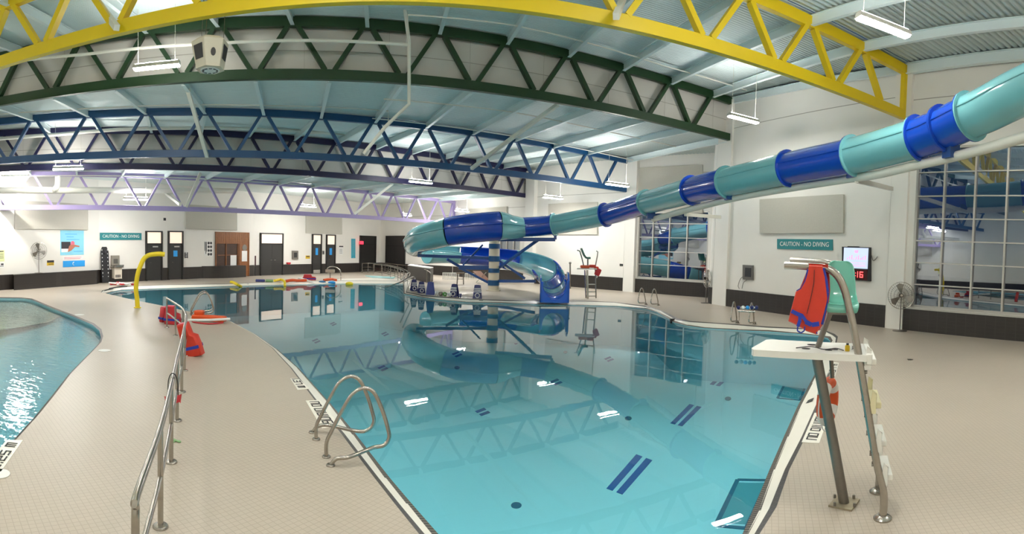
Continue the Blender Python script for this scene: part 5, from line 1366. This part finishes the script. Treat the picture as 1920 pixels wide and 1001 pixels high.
# floats on the water in front of the ramp
for x, y, m_, lb in ((604, 531, mat('teal_blue_float', (.01, .12, .28), .5), 'blue float lying in the water at the far edge'), (622, 531.8, BLUEP, 'light blue float beside the dark blue one at the far edge'), (655, 533.5, YFOAM, 'yellow ball float in the water near the ramp')):
    p = F(x, y, WZ); tag(MB().ball(p + Zv * .05, .16, 14, 8, (1.4, 1, .7)).build('water_toy', m_), lb, 'float')
# far hoop left of centre with its small bench
hp = thing('ladder_hoop', 'tall single stainless hoop at the far pool edge left of the ramp', 'ladder rails', tuple(F(640, 527)))
MB().tube(smooth_path([AT(613, 504, 31), AT(618, 500.5, 31), AT(626, 500, 31), AT(633, 502.5, 31), AT(638, 508, 31), AT(639, 516, 31), AT(639, 524, 31), F(639, 531, -.2)], 4), .03, 8).build('hoop', STEEL, hp)
MB().box(AT(619, 508, 32), (.5, .3, .18)).build('basket', FOUNT, hp)
MB().tube([AT(619, 511, 32), F(619, 523)], .03, 6).build('leg', STEELD, hp)

# ================================================================ FAR LIFEGUARD CHAIR
fo = F(1102, 561); Dl = math.hypot(fo.x, fo.y)
fc = thing('lifeguard_chair', 'small lifeguard chair with dark green seat on the far deck right of the slide', 'lifeguard chair', tuple(fo))
Q3 = lambda x, y, dd=0.0: AT(x, y, Dl + dd)
MB().bar(Q3(1102, 560), Q3(1101, 506), .08, .08, (0, 1, 0)).build('front_post', STEEL, fc)
for x0, x1 in ((1098.5, 1096), (1117.5, 1116)):
    MB().tube([Q3(x0, 559, .2), Q3(x1 + .5, 506, .2)], .028, 8).build('ladder_rail', STEEL, fc)
MB().tube([Q3(1095, 500), Q3(1090, 480), Q3(1087, 470.5), Q3(1082, 469)], .025, 8).build('arm_rail', STEEL, fc)
MB().tube([Q3(1116, 500), Q3(1120, 480), Q3(1121, 472), Q3(1118, 470.5)], .025, 8).build('arm_rail', STEEL, fc)
for y in (533, 547, 555): MB().tube([Q3(1099, y, .1), Q3(1117, y, .1)], .022, 6).build('tread', STEEL, fc)
MB().bar(Q3(1082, 503.5), Q3(1119, 504), .5, .05).build('platform', BOARD, fc)
MB().tube([Q3(1102, 500), Q3(1102, 486)], .03, 8).build('seat_post', STEELD, fc)
g = MB(); sp2 = [(1107.5, 484.5), (1103, 485), (1099, 484), (1096, 480), (1093.5, 474), (1091, 468), (1090.5, 467)]; rows = []
for x, y in sp2:
    c_ = Q3(x, y); rows.append([c_ + Vector((-.03 * abs(u), u * .2, .04 * abs(u))) for u in (-1, -.5, 0, .5, 1)])
g.add([v for r in rows for v in r], [(i * 5 + k, i * 5 + k + 1, (i + 1) * 5 + k + 1, (i + 1) * 5 + k) for i in range(len(sp2) - 1) for k in range(4)], True)
g.build('seat', mat('dark_green_plastic', (.03, .14, .10), .35), fc, solid=.05)
for (x0, y0, x1, y1, m_, lb) in ((1088, 497, 1105, 502, ORNG, 'pale orange life vest folded on the left of the far lifeguard platform'), (1104, 496, 1117, 501, REDV, 'red life vest folded on the right of the far lifeguard platform')):
    p, q_ = Q3(x0, (y0 + y1) / 2 + .5, -.1), Q3(x1, (y0 + y1) / 2 + .5, -.1); t = thing('life_vest', lb, 'life vest', tuple((p + q_) / 2), 'life vests on the far chair')
    softbox((p + q_) / 2, ((q_ - p).length, .3, .13), 0, m_, 'body', t)
t = thing('life_vest', 'dark red life vest hanging off the right edge of the far lifeguard platform', 'life vest', tuple(Q3(1121, 510)), 'life vests on the far chair')
softbox(Q3(1121, 510), (.24, .2, .32), 0, REDD, 'body', t, .4); softbox(Q3(1118, 503), (.2, .2, .16), 0, REDV, 'shoulder', t)
MB().tube([Q3(1121, 512), Q3(1119, 521)], .015, 6).build('strap', PAPER, t)
mp = thing('marker_post', 'slim dark post with a round top on the deck right of the slide exit', 'post', tuple(F(1069, 543)))
p = F(1069, 541); Dm = math.hypot(p.x, p.y); MB().tube([p, AT(1069, 495, Dm)], .04, 10).build('pole', STEELD, mp); MB().ball(AT(1069, 493, Dm), .07, 10, 6).build('knob', STEELD, mp)
# floats between the mid right ladder hoops
for x, y, m_, lb in ((1389, 576.5, SIGNB, 'navy float resting left between the right ladder hoops'), (1397.5, 576.5, PAPER, 'white float between the right ladder hoops'), (1406, 576.5, BLUEP, 'blue float in the row between the right ladder hoops'), (1414, 576.5, SIGNB, 'navy float at the right of the row between the right ladder hoops')):
    p = AT(x, y, 14.6); t = thing('dumbbell_float', lb, 'float', tuple(p), 'floats between the ladder hoops')
    for s_ in (-.07, .07): MB().ball(p + Vector((s_, 0, 0)), .055, 10, 6).build('foam', m_, t)
    MB().tube([p + Vector((-.07, 0, 0)), p + Vector((.07, 0, 0))], .02, 6).build('bar', PAPER, t)
pz = [AT(1380, 580, 14.6), AT(1418, 580, 14.6)]
bsk = thing('float_rack', 'thin metal bar rack holding the floats between the right ladder hoops', 'rack', tuple((pz[0] + pz[1]) / 2))
MB().tube([AT(1384, 583, 14.6), AT(1416, 584, 14.6)], .02, 8).build('bar', STEEL, bsk)
for x in (1386, 1414): MB().tube([AT(x, 583.5, 14.6), F(x, 601)], .014, 6).build('leg', STEEL, bsk)

# black depth marks on the white rim
for x, y in ((317, 537.5), (391, 535), (463.5, 534.5), (599, 529.5), (791, 555.5), (902, 566), (1238, 583.5), (1261, 601.5)):
    p = F(x, y, -.1); MB().box(p, (.16, .10, .14), 0).build('trim_5', BLACK, kind='structure')
for x, y, rz in ((1515, 757, .85), (1471, 875, .85), (1563, 630, 1.2)):
    p = F(x, y, -.10); d_ = vdir(.65, .76)
    MB().prism([p + d_ * a + Vector((d_.y, -d_.x, 0)) * b + Zv * (b * .52 + .03) for a, b in ((-.09, -.07), (.09, -.07), (.09, .07), (-.09, .07))], (0, 0, .008)).build('trim_5', BLACK, kind='structure')

# depth and warning tiles set in the deck
def decktext(body, quad, X, label, ct='deck sign', grow=.82):
    """white tile panel on the deck with black squared lettering; quad = four deck pixels, X = writing direction from pixel to pixel"""
    P = [F(*p, .003) for p in quad]; c = sum(P, Vector()) / 4
    t = thing('deck_marking', label, ct, tuple(c), 'white tile panels set in the deck')
    MB().prism([p - Zv * .002 for p in P], (0, 0, .004)).build('tile_panel', RIMW, t)
    x0, x1 = F(*X[0], .01), F(*X[1], .01); xd = (x1 - x0).normalized(); yd = Vector((-xd.y, xd.x, 0))
    if (len(X) > 2) and X[2]: yd = -yd
    hs = [(p - c).dot(yd) for p in P]; ws = [(p - c).dot(xd) for p in P]; Hh = max(hs) - min(hs); W = max(ws) - min(ws)
    # squared tile lettering drawn with straight strokes
    G = {'N': 'ab ac bd', 'O': 'ab ac bd cd', 'D': 'ab ae bf cd ce fd', 'I': 'ik', 'V': 'ac cd bd', 'G': 'ab ac cd dh hg', '0': 'ab ac bd cd', '1': 'ik', '2': 'ab bh gh gc cd', '3': 'ab bd gh cd',
         '5': 'ab ag gh hd cd', '7': 'ab bd', 'M': 'ab ac bd ik', '.': 'lk'}
    pos_ = {'a': (0, 1), 'b': (1, 1), 'c': (0, 0), 'd': (1, 0), 'e': (0, 0), 'f': (1, .8), 'g': (0, .5), 'h': (1, .5), 'i': (.5, 1), 'k': (.5, 0), 'l': (.5, .12)}
    G['D'] = 'ab ac bd cd'
    adv = {' ': .8, '.': .7, 'I': .8, '1': .8}; tot = sum(adv.get(q, 1.5) for q in body); u_ = W * grow / tot; x_ = -W * grow / 2; lh = Hh * .52; st = min(.016, u_ * .2)
    g = MB()
    for q in body:
        aw = adv.get(q, 1.5) * u_; gw = u_ * (1.0 if aw > u_ else .3)
        for s_ in G.get(q, '').split():
            (xa, ya), (xb, yb) = pos_[s_[0]], pos_[s_[1]]
            pa = c + xd * (x_ + xa * gw) + yd * ((ya - .5) * lh) + Zv * .006; pb = c + xd * (x_ + xb * gw) + yd * ((yb - .5) * lh) + Zv * .006
            e_ = (pb - pa).normalized() * st / 2; g.bar(pa - e_, pb + e_, st, .003)
        x_ += aw
    g.build('lettering', CHAR, t)
    return t
decktext('NO DIVING', [(1503, 829), (1536, 831), (1556, 776), (1527, 774)], [(1519, 829), (1541, 776)], 'white NO DIVING tile panel in the deck behind the ring buoy')
decktext('1.37 M', [(1556, 704), (1566, 706), (1573, 680), (1563, 679)], [(1561, 704), (1568, 680)], 'white depth tile panel just under the near lifeguard platform')
decktext('1.37 M', [(544, 709), (559, 709), (580, 729), (558, 731)], [(552, 709), (569, 730)], 'white depth tile panel at the left pool edge above the ladder hoops')
decktext('NO DIVING', [(573, 751), (600, 750), (636, 797), (604, 803)], [(587, 751), (620, 801)], 'white NO DIVING tile panel beside the near left ladder hoops')
decktext('0.25 M', [(12, 825), (43, 825), (2, 884), (-35, 884)], [(-18, 884), (27, 826)], 'white depth tile panel beside the wading pool at the left edge')
for x, y, r, lb in ((196, 657, .12, 'round white tile disc in the deck beside the wading pool corner'), (-2, 888, .10, 'round white tile disc in the deck at the left edge'), (149, 590, .14, 'round white tile mark near the far side of the wading pool')):
    p = F(x, y, .002); tag(MB().lathe([(0, .003), (r, .003), (r, 0)], p, 24).build('deck_disc', PAPER), lb, 'deck marking', 'round deck discs')
p = F(1707, 674, .003); tag(MB().lathe([(.0, .004), (.06, .004), (.06, 0)], p, 16).build('floor_drain', STEELD), 'small dark floor drain in the deck right of the near lifeguard chair', 'drain')
